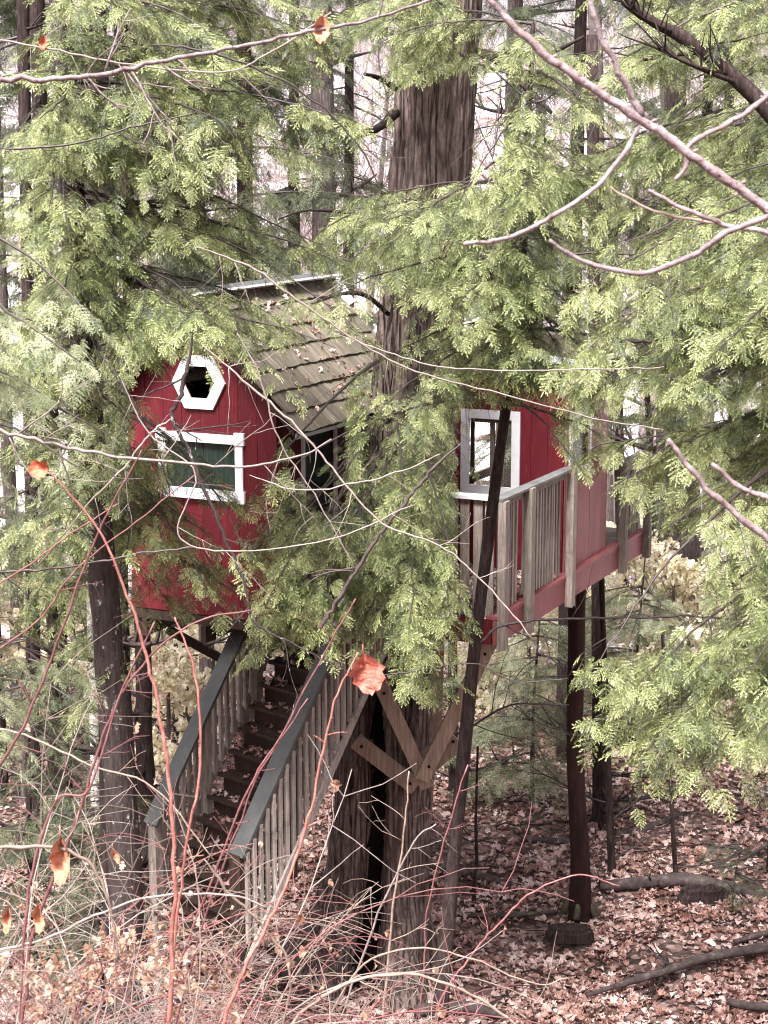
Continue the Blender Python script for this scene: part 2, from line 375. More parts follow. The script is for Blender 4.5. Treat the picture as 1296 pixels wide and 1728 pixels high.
# places in view where near foliage is thin or absent: (polygon in photo pixels, share kept)
CLEAR = [
    ([(725, 1300), (762, 1180), (835, 1050), (862, 1085), (790, 1260)], .12),
    ([(222, 640), (290, 605), (395, 600), (470, 690), (478, 800), (412, 850), (405, 745), (262, 735), (215, 790)], .10),
    ([(415, 590), (505, 575), (620, 560), (600, 640), (575, 712), (500, 730)], .14),
    ([(285, 738), (412, 738), (412, 850), (300, 800)], .55),
    ([(474, 690), (590, 690), (590, 880), (550, 880), (490, 800)], .04),
    ([(664, 150), (802, 110), (802, 300), (740, 320), (655, 305)], .02),
    ([(650, 500), (745, 520), (690, 720), (640, 870), (590, 860), (600, 790), (628, 600)], .13),
    ([(775, 690), (930, 690), (960, 800), (1030, 830), (1095, 890), (1090, 945), (840, 1085), (765, 960), (765, 840)], .04),
    ([(470, 1095), (560, 1120), (645, 1165), (720, 1220), (745, 1260), (740, 1640), (380, 1650), (225, 1430), (395, 1160)], .05),
    ([(740, 1370), (940, 1370), (1000, 1380), (1296, 1420), (1296, 1760), (735, 1760)], .0),
    ([(835, 1090), (955, 1020), (965, 1130), (960, 1300), (800, 1400), (790, 1200)], .10),
    ([(965, 960), (1090, 900), (1190, 900), (1185, 1105), (970, 1120)], .05),
    ([(225, 880), (330, 860), (440, 900), (400, 1055), (240, 1045)], .7),
    ([(235, 1060), (390, 1080), (350, 1200), (270, 1330), (235, 1330)], .03),
    ([(340, 480), (570, 440), (590, 520), (470, 510), (430, 520)], .6),
    ([(955, 800), (1025, 820), (1025, 960), (955, 990)], .05),
    ([(150, 1200), (250, 1200), (250, 1750), (-50, 1750), (-50, 1450)], .05),
    ([(600, 60), (660, 60), (650, 300), (600, 300)], .3),
    ([(800, 130), (860, 110), (850, 260), (810, 330)], .1),
    ([(640, 300), (760, 320), (770, 400), (640, 380)], .6),
    ([(-60, 1460), (330, 1460), (330, 1760), (-60, 1760)], .0),
    ([(430, 1230), (720, 1180), (760, 1760), (380, 1760)], .0),
]
def inside(px, py, poly):
    c = np.zeros(len(px), bool); n = len(poly); j = n - 1
    for i in range(n):
        xi, yi = poly[i]; xj, yj = poly[j]
        k = ((yi > py) != (yj > py)) & (px < (xj - xi) * (py - yi) / (yj - yi + 1e-9) + xi)
        c ^= k; j = i
    return c
def keep_mask(pos, clear):
    pos = np.asarray(pos)
    px, py = proj(pos); k = np.ones(len(pos), bool)
    for poly, share in clear:
        ins = inside(px, py, poly)
        k &= ~ins | (rng.random(len(pos)) < share)
    return k

def unit(v): return v / (np.linalg.norm(v) + 1e-9)
def bough(base, tip, width, acc, wood, dens=1.0, size=.20, arch=.12, rw=.012, hang=.35, clear=None, force=False):
    """a drooping flat bough: points, directions, normals of its sprays are appended to acc; twigs to wood"""
    base = np.array(base, float); tip = np.array(tip, float)
    L = np.linalg.norm(tip - base); up = np.array([0, 0, 1.0])
    mid = (base + tip) / 2 + up * L * arch + rng.normal(0, .04, 3) * L
    n = max(5, int(L / .11)); t = np.linspace(0, 1, n)[:, None]
    axis = (1 - t) ** 2 * base + 2 * t * (1 - t) * mid + t * t * tip
    wob = np.cumsum(rng.normal(0, .012, (n, 3)), 0); axis += wob * t
    if clear is not None and not force:
        if keep_mask(axis, clear).mean() < .34: return
        ax, ay = proj(axis[:2]); ex, ey = proj(axis[-2:])
        if any(sh < .12 and (inside(ax, ay, pl).all() or inside(ex, ey, pl).all()) for pl, sh in clear): return
    wood.tube(axis, np.linspace(rw * (1 + L * .3), .003, n), 5, cap=False)
    tg = np.gradient(axis, axis=0); tg /= np.linalg.norm(tg, axis=1)[:, None]
    roll = rng.normal(0, .25)
    side0 = unit(np.cross(tg[n // 2], up)); 
    for i in range(max(1, int(n * .12)), n):
        tt = i / (n - 1)
        prof = (math.sin(min(1, tt * 1.55) * math.pi / 2) ** .8) * (1 - tt ** 2.2 * .86)
        for sd in (1, -1):
            if rng.random() > dens * .90: continue
            ll = width * prof * rng.uniform(.65, 1.15)
            if ll < .12: ll = .12
            d = unit(tg[i] * rng.uniform(.55, .9) + sd * (side0 + up * roll * sd * -1) * .85 + rng.normal(0, .09, 3))
            m = max(2, int(ll / .085)); s = np.linspace(0, 1, m + 1)[:, None]
            lat = axis[i] + d * ll * s - up * ll * hang * s ** 2 * rng.uniform(.6, 1.5)
            if ll > .25 and (clear is None or keep_mask(np.array([lat[len(lat) // 2]]), clear)[0]): wood.tube(lat[::max(1, m // 3)] if m > 3 else lat, np.linspace(.004, .0015, len(lat[::max(1, m // 3)]) if m > 3 else len(lat)), 3, cap=False)
            ltg = np.gradient(lat, axis=0)
            for q in range(m + 1):
                lt = unit(ltg[q]); sn = unit(np.cross(lt, up)); nrm = np.cross(sn, lt)
                nrm = nrm + rng.normal(0, .42, 3)
                for s2 in ((1, -1) if q < m else (0,)):
                    if s2 and rng.random() > .76: continue
                    dr = lt * 1.0 + sn * s2 * rng.uniform(.55, .95) - up * rng.uniform(.0, .45) + rng.normal(0, .07, 3)
                    acc.append((lat[q], dr, nrm, size * .96 * rng.uniform(.5, 1.3) * (1.1 if s2 == 0 else .9)))
def finish_crown(parent, acc, wood, mat, clear=None, bark_m=None, coarse=False, name='crown', off=None):
    pos = np.array([a[0] for a in acc]); d = np.array([a[1] for a in acc]); nn = np.array([a[2] for a in acc]); sc = np.array([a[3] for a in acc])
    if clear is not None:
        # judged by the middle of the spray
        k = keep_mask(pos + d / np.linalg.norm(d, axis=1)[:, None] * sc[:, None] * .5, clear)
        pos, d, nn, sc = pos[k], d[k], nn[k], sc[k]
    mid_ = pos + d / np.linalg.norm(d, axis=1)[:, None] * sc[:, None] * .5
    k = np.array([mn.noise(Vector((p[0] * 1.5, p[1] * 1.5, p[2] * 2.6))) + .35 * mn.noise(Vector(p * 5.0)) for p in mid_]) > -.23
    pos, d, nn, sc = pos[k], d[k], nn[k], sc[k]
    off = ORG.get(parent.name, (0, 0, 0))
    return instanced(name, SPR_COARSE if coarse else SPR, pos, quat_from_axes(d, nn), sc, [mat, bark_m or M['twig_dark'], M['needle_tip'] if mat is M['needle'] else mat], parent, None, off)

# ================================================================ SETTING
# ---- ground sheet
def make_ground():
    xs = np.concatenate([np.linspace(-260, -30, 16), np.linspace(-26, 30, 113), np.linspace(34, 260, 16)])
    ys = np.concatenate([np.linspace(-30, 14, 23), np.linspace(14.5, 60, 140), np.linspace(62, 420, 50)])
    mb = MB(); v = []
    for y in ys:
        for x in xs:
            yy = min(y, 190)
            z = gz(x, yy) + (mn.noise(Vector((x * .9, y * .9, 0))) * .05 + mn.noise(Vector((x * .2, y * .2, 3))) * .12 if y < 70 else mn.noise(Vector((x * .03, y * .03, 3))) * 1.5)
            v.append((x, y, z))
    nx = len(xs); f = [(j * nx + i, j * nx + i + 1, (j + 1) * nx + i + 1, (j + 1) * nx + i) for j in range(len(ys) - 1) for i in range(nx - 1)]
    mb.add(v, f)
    m, n, l, b = new_mat('forest_floor')
    tc = n.new('ShaderNodeTexCoord')
    vo = n.new('ShaderNodeTexVoronoi'); vo.inputs['Scale'].default_value = 13; vo.inputs['Randomness'].default_value = 1
    l.new(tc.outputs['Object'], vo.inputs['Vector'])
    sx = n.new('ShaderNodeSeparateColor'); l.new(vo.outputs['Color'], sx.inputs[0])
    r = ramp(n, [(0, (.03, .018, .015)), (.4, (.10, .058, .048)), (.8, (.25, .16, .14)), (1, (.40, .30, .27))]); l.new(sx.outputs[0], r.inputs[0])
    nz = n.new('ShaderNodeTexNoise'); nz.inputs['Scale'].default_value = 1.2; nz.inputs['Detail'].default_value = 8; l.new(tc.outputs['Object'], nz.inputs['Vector'])
    r2 = ramp(n, [(.35, (.45, .40, .38)), (.65, (1, 1, 1))]); l.new(nz.outputs[0], r2.inputs[0])
    mx = n.new('ShaderNodeMixRGB'); mx.blend_type = 'MULTIPLY'; mx.inputs[0].default_value = 1; l.new(r.outputs[0], mx.inputs[1]); l.new(r2.outputs[0], mx.inputs[2])
    # near-white patches mixed into the ground colour farther back
    sp_ = n.new('ShaderNodeSeparateXYZ'); l.new(tc.outputs['Object'], sp_.inputs[0])
    mr = n.new('ShaderNodeMapRange'); mr.inputs[1].default_value = 29; mr.inputs[2].default_value = 36; l.new(sp_.outputs['Y'], mr.inputs[0])
    n3 = n.new('ShaderNodeTexNoise'); n3.inputs['Scale'].default_value = .35; n3.inputs['Detail'].default_value = 6; l.new(tc.outputs['Object'], n3.inputs['Vector'])
    mr3 = n.new('ShaderNodeMapRange'); mr3.inputs[1].default_value = .40; mr3.inputs[2].default_value = .47; l.new(n3.outputs[0], mr3.inputs[0])
    mu = n.new('ShaderNodeMath'); mu.operation = 'MULTIPLY'; l.new(mr.outputs[0], mu.inputs[0]); l.new(mr3.outputs[0], mu.inputs[1])
    mx2 = n.new('ShaderNodeMixRGB'); mx2.inputs[2].default_value = (.78, .76, .79, 1); l.new(mu.outputs[0], mx2.inputs[0]); l.new(mx.outputs[0], mx2.inputs[1])
    l.new(mx2.outputs[0], b.inputs['Base Color']); b.inputs['Roughness'].default_value = .75
    bp = n.new('ShaderNodeBump'); bp.inputs['Strength'].default_value = .8; bp.inputs['Distance'].default_value = .03; l.new(vo.outputs['Distance'], bp.inputs['Height']); l.new(bp.outputs[0], b.inputs['Normal'])
    o = link('ground', mesh_from('ground', mb, m, smooth=True)); o['kind'] = 'structure'
make_ground()

# ---- fallen leaves
def leaf_template(seed, lobes=False):
    r = random.Random(seed); V = [(0, 0, 0)]; T = []
    out = [(0, .02), (.25, .28), (.5, .34), (.78, .2), (1.05, 0)] if not lobes else [(0, .05), (.18, .36), (.33, .22), (.5, .5), (.62, .26), (.85, .25), (1.1, 0)]
    up_ = [(x, y * r.uniform(.85, 1.15), abs(y) * r.uniform(.1, .9) + .18 * x * x * r.uniform(-1, 1.5)) for x, y in out]
    lo_ = [(x, -y * r.uniform(.85, 1.15), abs(y) * r.uniform(.1, .9) + .18 * x * x * r.uniform(-1, 1.5)) for x, y in out]
    mid = [(x, 0, up_[i][2] * .25) for i, (x, y) in enumerate(out)]
    n = len(out); V = up_ + mid + lo_
    for i in range(n - 1):
        T += [(i, n + i, n + i + 1, i + 1), (n + i, 2 * n + i, 2 * n + i + 1, n + i + 1)]
    V = [(a - .5, b, c) for a, b, c in V]
    return np.array(V), T, [0] * len(T)
LEAF = [leaf_template(1), leaf_template(2, True), leaf_template(3, True), leaf_template(4)]
def rand_quats(n, tilt):
    a = rng.uniform(0, 2 * math.pi, n); X = np.stack([np.cos(a), np.sin(a), rng.normal(0, tilt, n)], 1)
    Z = np.stack([rng.normal(0, tilt, n), rng.normal(0, tilt, n), np.ones(n)], 1)
    return quat_from_axes(X, Z)
def make_litter():
    pts = []
    while len(pts) < 70000:
        y = 15.6 + (rng.random() ** 1.9) * 30; x = rng.uniform(-.30, .36) * y
        if mn.noise(Vector((x * .8, y * .8, 9))) + .5 * mn.noise(Vector((x * 2.5, y * 2.5, 4))) < -.16 and rng.random() < .72: continue
        pts.append((x, y, gz(x, y) + mn.noise(Vector((x * .9, y * .9, 0))) * .05 + mn.noise(Vector((x * .2, y * .2, 3))) * .12 + .012 + rng.random() * .03))
    o = instanced('fallen_leaves', LEAF, np.array(pts), rand_quats(len(pts), .35), np.abs(rng.normal(.066, .026, len(pts))) + .02, [M['litter']])
    return o
make_litter()
def make_sticks():
    T = []
    for k in range(4):
        r = random.Random(k); mb = MB(); q = [(-.5, 0, 0)]
        for i in range(6): q.append((q[-1][0] + .17, q[-1][1] + r.uniform(-.05, .05), r.uniform(.0, .05)))
        mb.tube(q, np.linspace(.016, .006, 7), 4, cap=False); mb.tube([q[3], (q[3][0] + .15, q[3][1] + .12, .06), (q[3][0] + .27, q[3][1] + .17, .04)], [.009, .007, .003], 3, cap=False)
        T.append((np.concatenate(mb.v), mb.f, mb.m))
    pts = []
    for _ in range(900):
        y = 15.8 + (rng.random() ** 1.7) * 16; x = rng.uniform(-.28, .33) * y; pts.append((x, y, gz(x, y) + mn.noise(Vector((x * .9, y * .9, 0))) * .05 + mn.noise(Vector((x * .2, y * .2, 3))) * .12 + .04))
    instanced('fallen_twigs', T, np.array(pts), rand_quats(len(pts), .12), rng.uniform(.25, .9, len(pts)), [M['bark_dark']])
make_sticks()

# ---- far pale bare trees
def branchy(mb, base, height, r0, seed, sides=6, twigs=True, lean=.03, mi=0):
    r = random.Random(seed); n = 10
    pts = [np.array(base, float)]; d = np.array([r.uniform(-lean, lean), r.uniform(-lean, lean), 1.0])
    for i in range(n):
        d = unit(d + np.array([r.uniform(-.03, .03), r.uniform(-.03, .03), 0])); pts.append(pts[-1] + d * height / n)
    trunk = np.array(pts); rad = np.linspace(r0, r0 * .18, n + 1); rad[0] *= 1.35
    return trunk, rad
def limbs_on(mb, trunk, rad, seed, count, lo=.3, ln=2.5, depth=2, sides=4, rise=.5):
    r = random.Random(seed)
    def grow(p, d, L, rr, dep):
        k = 4; pts = [p]; dd = d
        for i in range(k):
            dd = unit(dd + np.array([r.uniform(-.18, .18), r.uniform(-.18, .18), r.uniform(-.06, .16)])); pts.append(pts[-1] + dd * L / k)
        mb.tube(np.array(pts), np.linspace(rr, rr * .3, k + 1), sides if dep == depth else 3, cap=False)
        if dep > 0:
            for i in range(1, k + 1):
                for _ in range(2 if dep > 1 else 2):
                    if r.random() < .8:
                        s = unit(dd + np.array([r.uniform(-.9, .9), r.uniform(-.9, .9), r.uniform(-.2, .7)]))
                        grow(pts[i], s, L * r.uniform(.35, .6), rr * .5, dep - 1)
    n = len(trunk)
    for i in range(count):
        t = lo + (1 - lo) * (i + r.random()) / count; f = t * (n - 1); j = min(n - 2, int(f)); p = trunk[j] + (trunk[j + 1] - trunk[j]) * (f - j)
        a = r.uniform(0, 2 * math.pi); d = np.array([math.cos(a), math.sin(a), rise * r.uniform(.3, 1.6)])
        grow(p, unit(d), ln * (1.15 - t * .8) * r.uniform(.6, 1.2), rad[j] * .4, depth)
def copy_tree(o, parent=None):
    c = o.copy(); C.objects.link(c); c.parent = parent
    for ch in [x for x in o.children]: copy_tree(ch, c)
    return c
protos = []
for k in range(5):
    rt = root('bare_tree', 'slender pale bare tree in the far woods beyond the treehouse', 'tree', (0, 0, 0), 0, 'pale bare trees in the far woods')
    h = rnd.uniform(15, 20); tr, ra = branchy(None, (0, 0, -.3), h, rnd.uniform(.12, .19), 40 + k)
    mb = MB(); mb.tube(tr, ra, 8); part('trunk', mb, M['bark_pale'], rt, True)
    mb = MB(); limbs_on(mb, tr, ra, 70 + k, 22, .18, 3.6, 2); part('branches', mb, M['bark_pale'], rt, True, 'stuff')
    protos.append(rt)
far = []
for i in range(75):
    for _ in range(30):
        Y = 36 + (rnd.random() ** 1.3) * 85; px = rnd.uniform(-80, 1380); X = (px - 648) / F * Y
        if all(math.hypot(X - a, Y - b) > 1.2 for a, b in far): break
    far.append((X, Y))
    o = protos[i] if i < 5 else copy_tree(protos[i % 5])
    o.location = (X, Y, gz(X, Y) - .1); o.rotation_euler.z = rnd.uniform(0, 6.28); s = rnd.uniform(.75, 1.2); o.scale = (s, s, s)

# ---- trunks and conifers
def wavy_trunk(mb, pts, r, sides=12, amp=.12, freq=5, flare=0.0, n=10, mi=0):
    path = smoothpath(pts, n); m = len(path)
    rad = np.interp(np.linspace(0, 1, m), np.linspace(0, 1, len(r)), r)
    if flare: 
        zz = np.linspace(0, 1, m)
    mb.tube(path, rad, sides, mi)
    v = mb.v[-1]; c = np.repeat(path, sides, axis=0); dv = v - c
    for i in range(len(v)):
        dv[i] *= 1 + amp * mn.noise(Vector(v[i] * freq * np.array([1, 1, .35])))
    mb.v[-1] = c + dv
    return path, rad
def bare_trunk(name, pts, radii, mat, label, cat='tree', twigs=0, sides=12, seed=0, group=None, moss=False):
    base = np.array(pts[0]); rt = root(name, label, cat, tuple(base), 0, group)
    mb = MB(); path, rad = wavy_trunk(mb, pts, radii, sides); part('trunk', mb, mat, rt, True)
    if twigs:
        mb = MB(); limbs_on(mb, path, rad, seed, twigs, .15, 1.3, 1, 3, .1); part('branches', mb, M['twig_dark'], rt, True, 'stuff')
    return rt
def vtrunk(x0, y0, D, x1, y1, top_extra=None):
    """trunk points from the ground under photo pixel (x0, y0) up to pixel (x1, y1) at the same distance, carried on upward"""
    a = P(x0, y0, D); b = P(x1, y1, D); d = (b - a) / (b[2] - a[2])
    g = a + d * (-.25 - a[2]) if D > 17.3 else a - d * 1.5
    top = b + d * (top_extra or 3)
    return [g, a + (b - a) * .02 if a[2] > 0 else g + d * .4, (a + b) / 2 + rng.normal(0, .03, 3), b, top]
def pxr(w, D): return w / 2 * D / F / cp
T = []
def stem_tree(name, x0, y0, x1, y1, D, w, mat, label, extra=4, twigs=0, seed=0, cat='tree', taper=.7, group=None):
    pts = vtrunk(x0, y0, D, x1, y1, extra); r = pxr(w, D)
    return bare_trunk(name, pts, [r * 1.45, r * 1.1, r, r * .92, r * taper], mat, label, cat, twigs, 12, seed, group)

stem_tree('dark_tree', 205, 1400, 188, 900, 20.5, 56, M['bark_dark'], 'thick near-black trunk at the left, just beside the left stair railing', 8, 10, 1)
stem_tree('dark_tree', 252, 1385, 240, 1050, 22, 30, M['bark_dark'], 'slim dark trunk seen through the gap left of the left stair railing', 9, 6, 2)
stem_tree('birch_tree', 160, 1250, 150, 860, 24, 15, M['bark_birch'], 'thin white birch trunk at the left, left of the red cabin', 3, 0, 3)
stem_tree('dark_tree', 62, 1420, 55, 1000, 21, 26, M['bark_dark'], 'dark trunk near the left edge behind the red canes', 9, 10, 4)
stem_tree('grey_tree', 1172, 1112, 1160, 820, 31.7, 46, M['bark_grey'], 'grey furrowed trunk standing beyond the right end of the red deck beam', 14, 6, 5)
stem_tree('mossy_tree', 1014, 1440, 1010, 1080, 23.5, 27, M['bark_dark'], 'dark trunk right behind the round deck post, mossy at its foot', 8, 8, 6)
stem_tree('young_tree', 1033, 1480, 1026, 1290, 21.6, 13, M['bark_dark'], 'thin dark sapling between the round deck post and the fallen log', 3, 4, 7)
stem_tree('young_tree', 1140, 1478, 1132, 1330, 21.4, 8, M['bark_dark'], 'pencil-thin dark sapling rising from the fallen log at right', 2, 3, 8)
stem_tree('young_tree', 768, 1395, 764, 1130, 24.8, 18, M['bark_dark'], 'dark slim trunk just right of the big trunk, far behind it', 8, 6, 9)
stem_tree('young_tree', 800, 1512, 803, 1390, 20.9, 6, M['bark_dark'], 'very thin straight shoot standing in the leaves right of the leaning sapling', 1, 2, 10)
stem_tree('grey_tree', 1243, 1130, 1240, 900, 33, 20, M['bark_dark'], 'dark trunk near the right edge above the bright hemlock bough', 12, 5, 11)
stem_tree('grey_tree', 1118, 1130, 1105, 900, 30, 13, M['bark_dark'], 'thin dark crooked trunk left of the grey furrowed trunk', 6, 8, 12)
stem_tree('grey_tree', 560, 1200, 545, 200, 31, 42, M['bark_grey'], 'grey-brown trunk far behind, left of the top of the big trunk', 4, 10, 13)
stem_tree('grey_tree', 1120, 1150, 1142, 60, 28, 38, M['bark_grey'], 'grey-brown trunk at the upper right behind the maple twigs', 4, 12, 14)
stem_tree('grey_tree', 840, 1200, 868, 60, 36, 28, M['bark_grey'], 'slim trunk far behind, right of the top of the big trunk', 4, 10, 15)
stem_tree('grey_tree', 1030, 1200, 1010, 300, 34, 26, M['bark_grey'], 'distant trunk showing above the small cabin roof at the right', 8, 10, 16)
stem_tree('grey_tree', 895, 1180, 900, 900, 33, 24, M['bark_grey'], 'distant trunk under the deck between the leaning sapling and deck post', 8, 3, 17)
stem_tree('grey_tree', 1055, 1120, 1050, 950, 35, 22, M['bark_dark'], 'distant dark trunk under the far end of the deck beam', 8, 3, 18)
stem_tree('grey_tree', 315, 1250, 318, 1050, 33, 16, M['bark_grey'], 'distant grey trunk in the gap beneath the red cabin', 8, 3, 19)
stem_tree('grey_tree', 30, 1250, 10, 700, 27, 24, M['bark_grey'], 'dark trunk at the very left edge behind hemlock sprays', 8, 8, 20)
stem_tree('grey_tree', 350, 1150, 330, 100, 26, 24, M['bark_grey'], 'dark trunk behind the top left hemlock sprays above the red cabin', 4, 12, 21)
b = [P(1000, -80, 13), P(1080, 20, 13), P(1150, 62, 13), P(1215, 110, 13), P(1285, 175, 13), P(1400, 300, 13)]
mb = MB(); wavy_trunk(mb, b, [.02, .035, .045, .055, .06, .08], 9, n=6)
limbs_on(mb, smoothpath(b, 6), np.linspace(.03, .07, len(smoothpath(b, 6))), 5, 9, .1, 1.2, 1, 5, .1)
thing('dark_branch', mb, M['bark_dark'], 'dark mossy bare limb slanting down across the top right corner', 'branch', smooth=True)

# ---- the host tree
def host_tree():
    base = (-.12, 18.9, 0)
    rt = root('big_hemlock', 'massive furrowed trunk with a black cleft, rising between the two red cabins', 'tree', base)
    zs = np.concatenate([np.linspace(-.4, 5, 110), np.linspace(5.05, 13.5, 120)]); NA = 150
    ctrl = [(-.4, -.16, .80), (.0, -.14, .70), (.5, -.08, .60), (1.2, -.03, .565), (2.4, .05, .54), (4.3, .17, .50), (6.9, .37, .46), (9.3, .52, .42), (13.5, .72, .36)]
    cz, cx, cr = zip(*ctrl)
    v = []; dark = []
    for z in zs:
        X = np.interp(z, cz, cx); r0 = np.interp(z, cz, cr)
        # cleft swings towards the left flank as it climbs
        ca = math.pi * 1.5 - np.interp(z, [0, 2, 4.5, 8, 13.5], [.16, .28, .80, 1.02, 1.25])
        for k in range(NA):
            a = 2 * math.pi * k / NA
            d = (a - ca + math.pi) % (2 * math.pi) - math.pi
            p = Vector((math.cos(a) * 3.2, math.sin(a) * 3.2, z * .35))
            rr = r0 * (1 + .10 * mn.noise(p * .5) * (1 + 1.5 * max(0, 1 - z / 1.2)))
            n1 = mn.noise(Vector((math.cos(a + .02 * math.sin(z * 3)) * 11, math.sin(a + .02 * math.sin(z * 3)) * 11, z * 1.1)))
            rr += .045 * abs(n1) * 1.4 - .02 + .02 * mn.noise(Vector((math.cos(a) * 26, math.sin(a) * 26, z * 3)))
            if z < 1.3: rr *= 1 + .30 * (1 - max(z, 0) / 1.3) ** 2 * (.45 + .9 * max(0, math.sin(a * 2.5 + 1.9)))
            if z < 1.5: rr += .26 * (1 - max(z, 0) / 1.5) ** 1.8 * max(0, -math.cos(a)) ** .7 * (.7 + .5 * mn.noise(Vector((math.sin(a) * 4, 0, 2))))
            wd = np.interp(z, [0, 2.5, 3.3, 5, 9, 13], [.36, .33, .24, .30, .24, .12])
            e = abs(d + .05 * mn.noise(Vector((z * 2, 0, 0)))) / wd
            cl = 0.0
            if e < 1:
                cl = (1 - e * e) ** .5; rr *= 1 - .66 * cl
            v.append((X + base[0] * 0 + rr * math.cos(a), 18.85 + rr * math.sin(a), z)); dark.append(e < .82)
    f = []; mi = []
    nz_ = len(zs)
    for i in range(nz_ - 1):
        for k in range(NA):
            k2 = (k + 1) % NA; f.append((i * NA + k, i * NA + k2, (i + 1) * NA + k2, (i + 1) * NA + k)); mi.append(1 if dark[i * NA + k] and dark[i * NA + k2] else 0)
    mb = MB(); mb.add(v, f); mb.m = mi
    part('trunk', mb, [M['bark_big'], M['near_black']], rt, True)
    lims = [([P(668, 190, 18.6), P(640, 215, 18.3), P(608, 228, 18.0), P(590, 250, 17.8)], .05),
            ([P(668, 150, 18.6), P(640, 132, 18.4), P(615, 125, 18.1)], .035),
            ([P(790, 85, 18.9), P(830, 95, 18.8), P(870, 130, 18.7), P(905, 165, 18.5), P(930, 190, 18.3)], .05),
            ([P(795, 95, 18.8), P(850, 92, 18.6), P(920, 92, 18.4), P(985, 62, 18.2)], .04),
            ([P(770, 452, 18.8), P(830, 458, 18.2), P(880, 455, 17.9), P(900, 450, 17.6)], .035),
            ([P(660, 500, 18.6), P(700, 512, 18.0), P(750, 512, 17.6)], .015),
            ([P(650, 365, 18.6), P(600, 360, 18), P(520, 355, 17.6), P(470, 370, 17.2)], .02),
            ([P(655, 530, 18.6), P(620, 500, 18.2), P(580, 495, 18.0), P(520, 515, 17.7)], .028)]
    for pts, r in lims:
        mb = MB(); wavy_trunk(mb, pts, [r, r * .8, r * .4], 8, n=5, amp=.25, freq=12); part('limb', mb, M['bark_dark'], rt, True)
    return rt
HOST = host_tree()

# ================================================================ TREEHOUSE
TH = R(25.5); C0 = np.array([-1.0695, 17.5, 4.345])
def columns(mb, us, zfun, fixed, thick, axis):
    """wall pieces between successive positions: zfun(pos) -> list of (z0, z1) spans; axis = normal axis (1: front, 0: side)"""
    for a, b in zip(us[:-1], us[1:]):
        e = 1e-5
        for (l0, h0), (l1, h1) in zip(zfun(a + e), zfun(b - e)):
            if h0 - l0 < .004 and h1 - l1 < .004: continue
            mb.prism([(a, l0), (b, l1), (b, h1), (a, h0)], axis, fixed, fixed + thick)
def boards(parent, name, lo, hi, width, breaks, zfun, fixed, thick, axis, mat, gap=.004):
    n = max(1, round((hi - lo) / width)); w = (hi - lo) / n
    for i in range(n):
        a, b = lo + i * w + gap / 2, lo + (i + 1) * w - gap / 2
        us = sorted({a, b, *[x for x in breaks if a < x < b]})
        j = rnd.uniform(0, .003); e = 1e-5; ns = len(zfun(a)); segs = list(zip(us[:-1], us[1:]))
        mbs = [MB()]; cur = 0
        for k in range(ns):
            if k and any(abs(zfun(x)[k][0] - zfun(x)[k - 1][1]) > .003 for p, q in segs for x in (p + e, (p + q) / 2, q - e)): mbs.append(MB())
            for p, q in segs:
                (l0, h0), (l1, h1) = zfun(p + e)[k], zfun(q - e)[k]
                if h0 - l0 < .004 and h1 - l1 < .004: continue
                mbs[-1].prism([(p, l0), (q, l1), (q, h1), (p, h0)], axis, fixed + j, fixed + j + thick)
        for mb in mbs:
            if mb.n: part(name, mb, mat, parent)

cab = root('treehouse_cabin', 'red gabled cabin with hexagonal window and shingle roof, left of the big trunk', 'treehouse', tuple(C0), -TH)
UC = -.88; HW = .88; ROOFZ = 3.20; SL = 1.03
def ro_z(u): return ROOFZ - SL * abs(u - UC)
# front wall
hexo = [(UC - .31, 2.37), (UC - .165, 2.64), (UC + .165, 2.64), (UC + .31, 2.37), (UC + .165, 2.10), (UC - .165, 2.10)]
def hexspan(u, k=.62):
    d = abs(u - UC); a = .31 * k; b_ = .165 * k; h = .27 * k
    if d >= a: return None
    hh = h if d <= b_ else h * (a - d) / (a - b_)
    return (2.37 - hh, 2.37 + hh)
WIN = (-1.29, -.47, 1.27, 1.76)
def front_z(u):
    top = ro_z(u) - .06; holes = []
    if WIN[0] < u < WIN[1]: holes.append((WIN[2], WIN[3]))
    h = hexspan(u)
    if h: holes.append(h)
    out = []; z = -.05
    hs_ = holes + [(top, top)]
    while len(hs_) < 3: hs_.append((top, top))
    for a, b_ in sorted(hs_): out.append((z, a)); z = b_
    return out[:3]
wall = part('front_wall', (lambda m: (m.box((UC - HW, .022, -.06), (UC + HW, .035, -.02)), m)[1])(MB()), M['red'], cab)
brk = [WIN[0], WIN[1], UC, UC - .31 * .62, UC + .31 * .62, UC - .165 * .62, UC + .165 * .62]
boards(wall, 'board', UC - HW, UC + HW, .22, brk, front_z, 0, .02, 1, M['red'])
# back wall, left wall, right wall
bw = MB(); bw.prism([(UC - HW, -.05), (UC + HW, -.05), (UC + HW, ro_z(0) - .06), (UC, ROOFZ - .08), (UC - HW, ro_z(0) - .06)], 1, 2.62, 2.65); part('back_wall', bw, M['red'], cab)
lw = MB(); lw.box((UC - HW, .04, -.05), (UC - HW + .03, 2.61, 2.2)); part('left_wall', lw, M['red'], cab)
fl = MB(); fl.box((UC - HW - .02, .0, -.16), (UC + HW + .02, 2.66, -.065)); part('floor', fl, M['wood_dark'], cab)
SW = (.57, 1.24, .85, 1.87)
def side_z(v):
    top = 2.15
    if SW[0] < v < SW[1]: return [(-.05, SW[2]), (SW[3], top)]
    return [(-.05, 1.0), (1.0, top)]
rw_ = part('side_wall', (lambda m: (m.box((-.045, .04, -.06), (-.03, 2.6, -.02)), m)[1])(MB()), M['red'], cab)
boards(rw_, 'board', .03, 2.61, .215, [SW[0], SW[1]], side_z, -.022, .02, 0, M['red'])
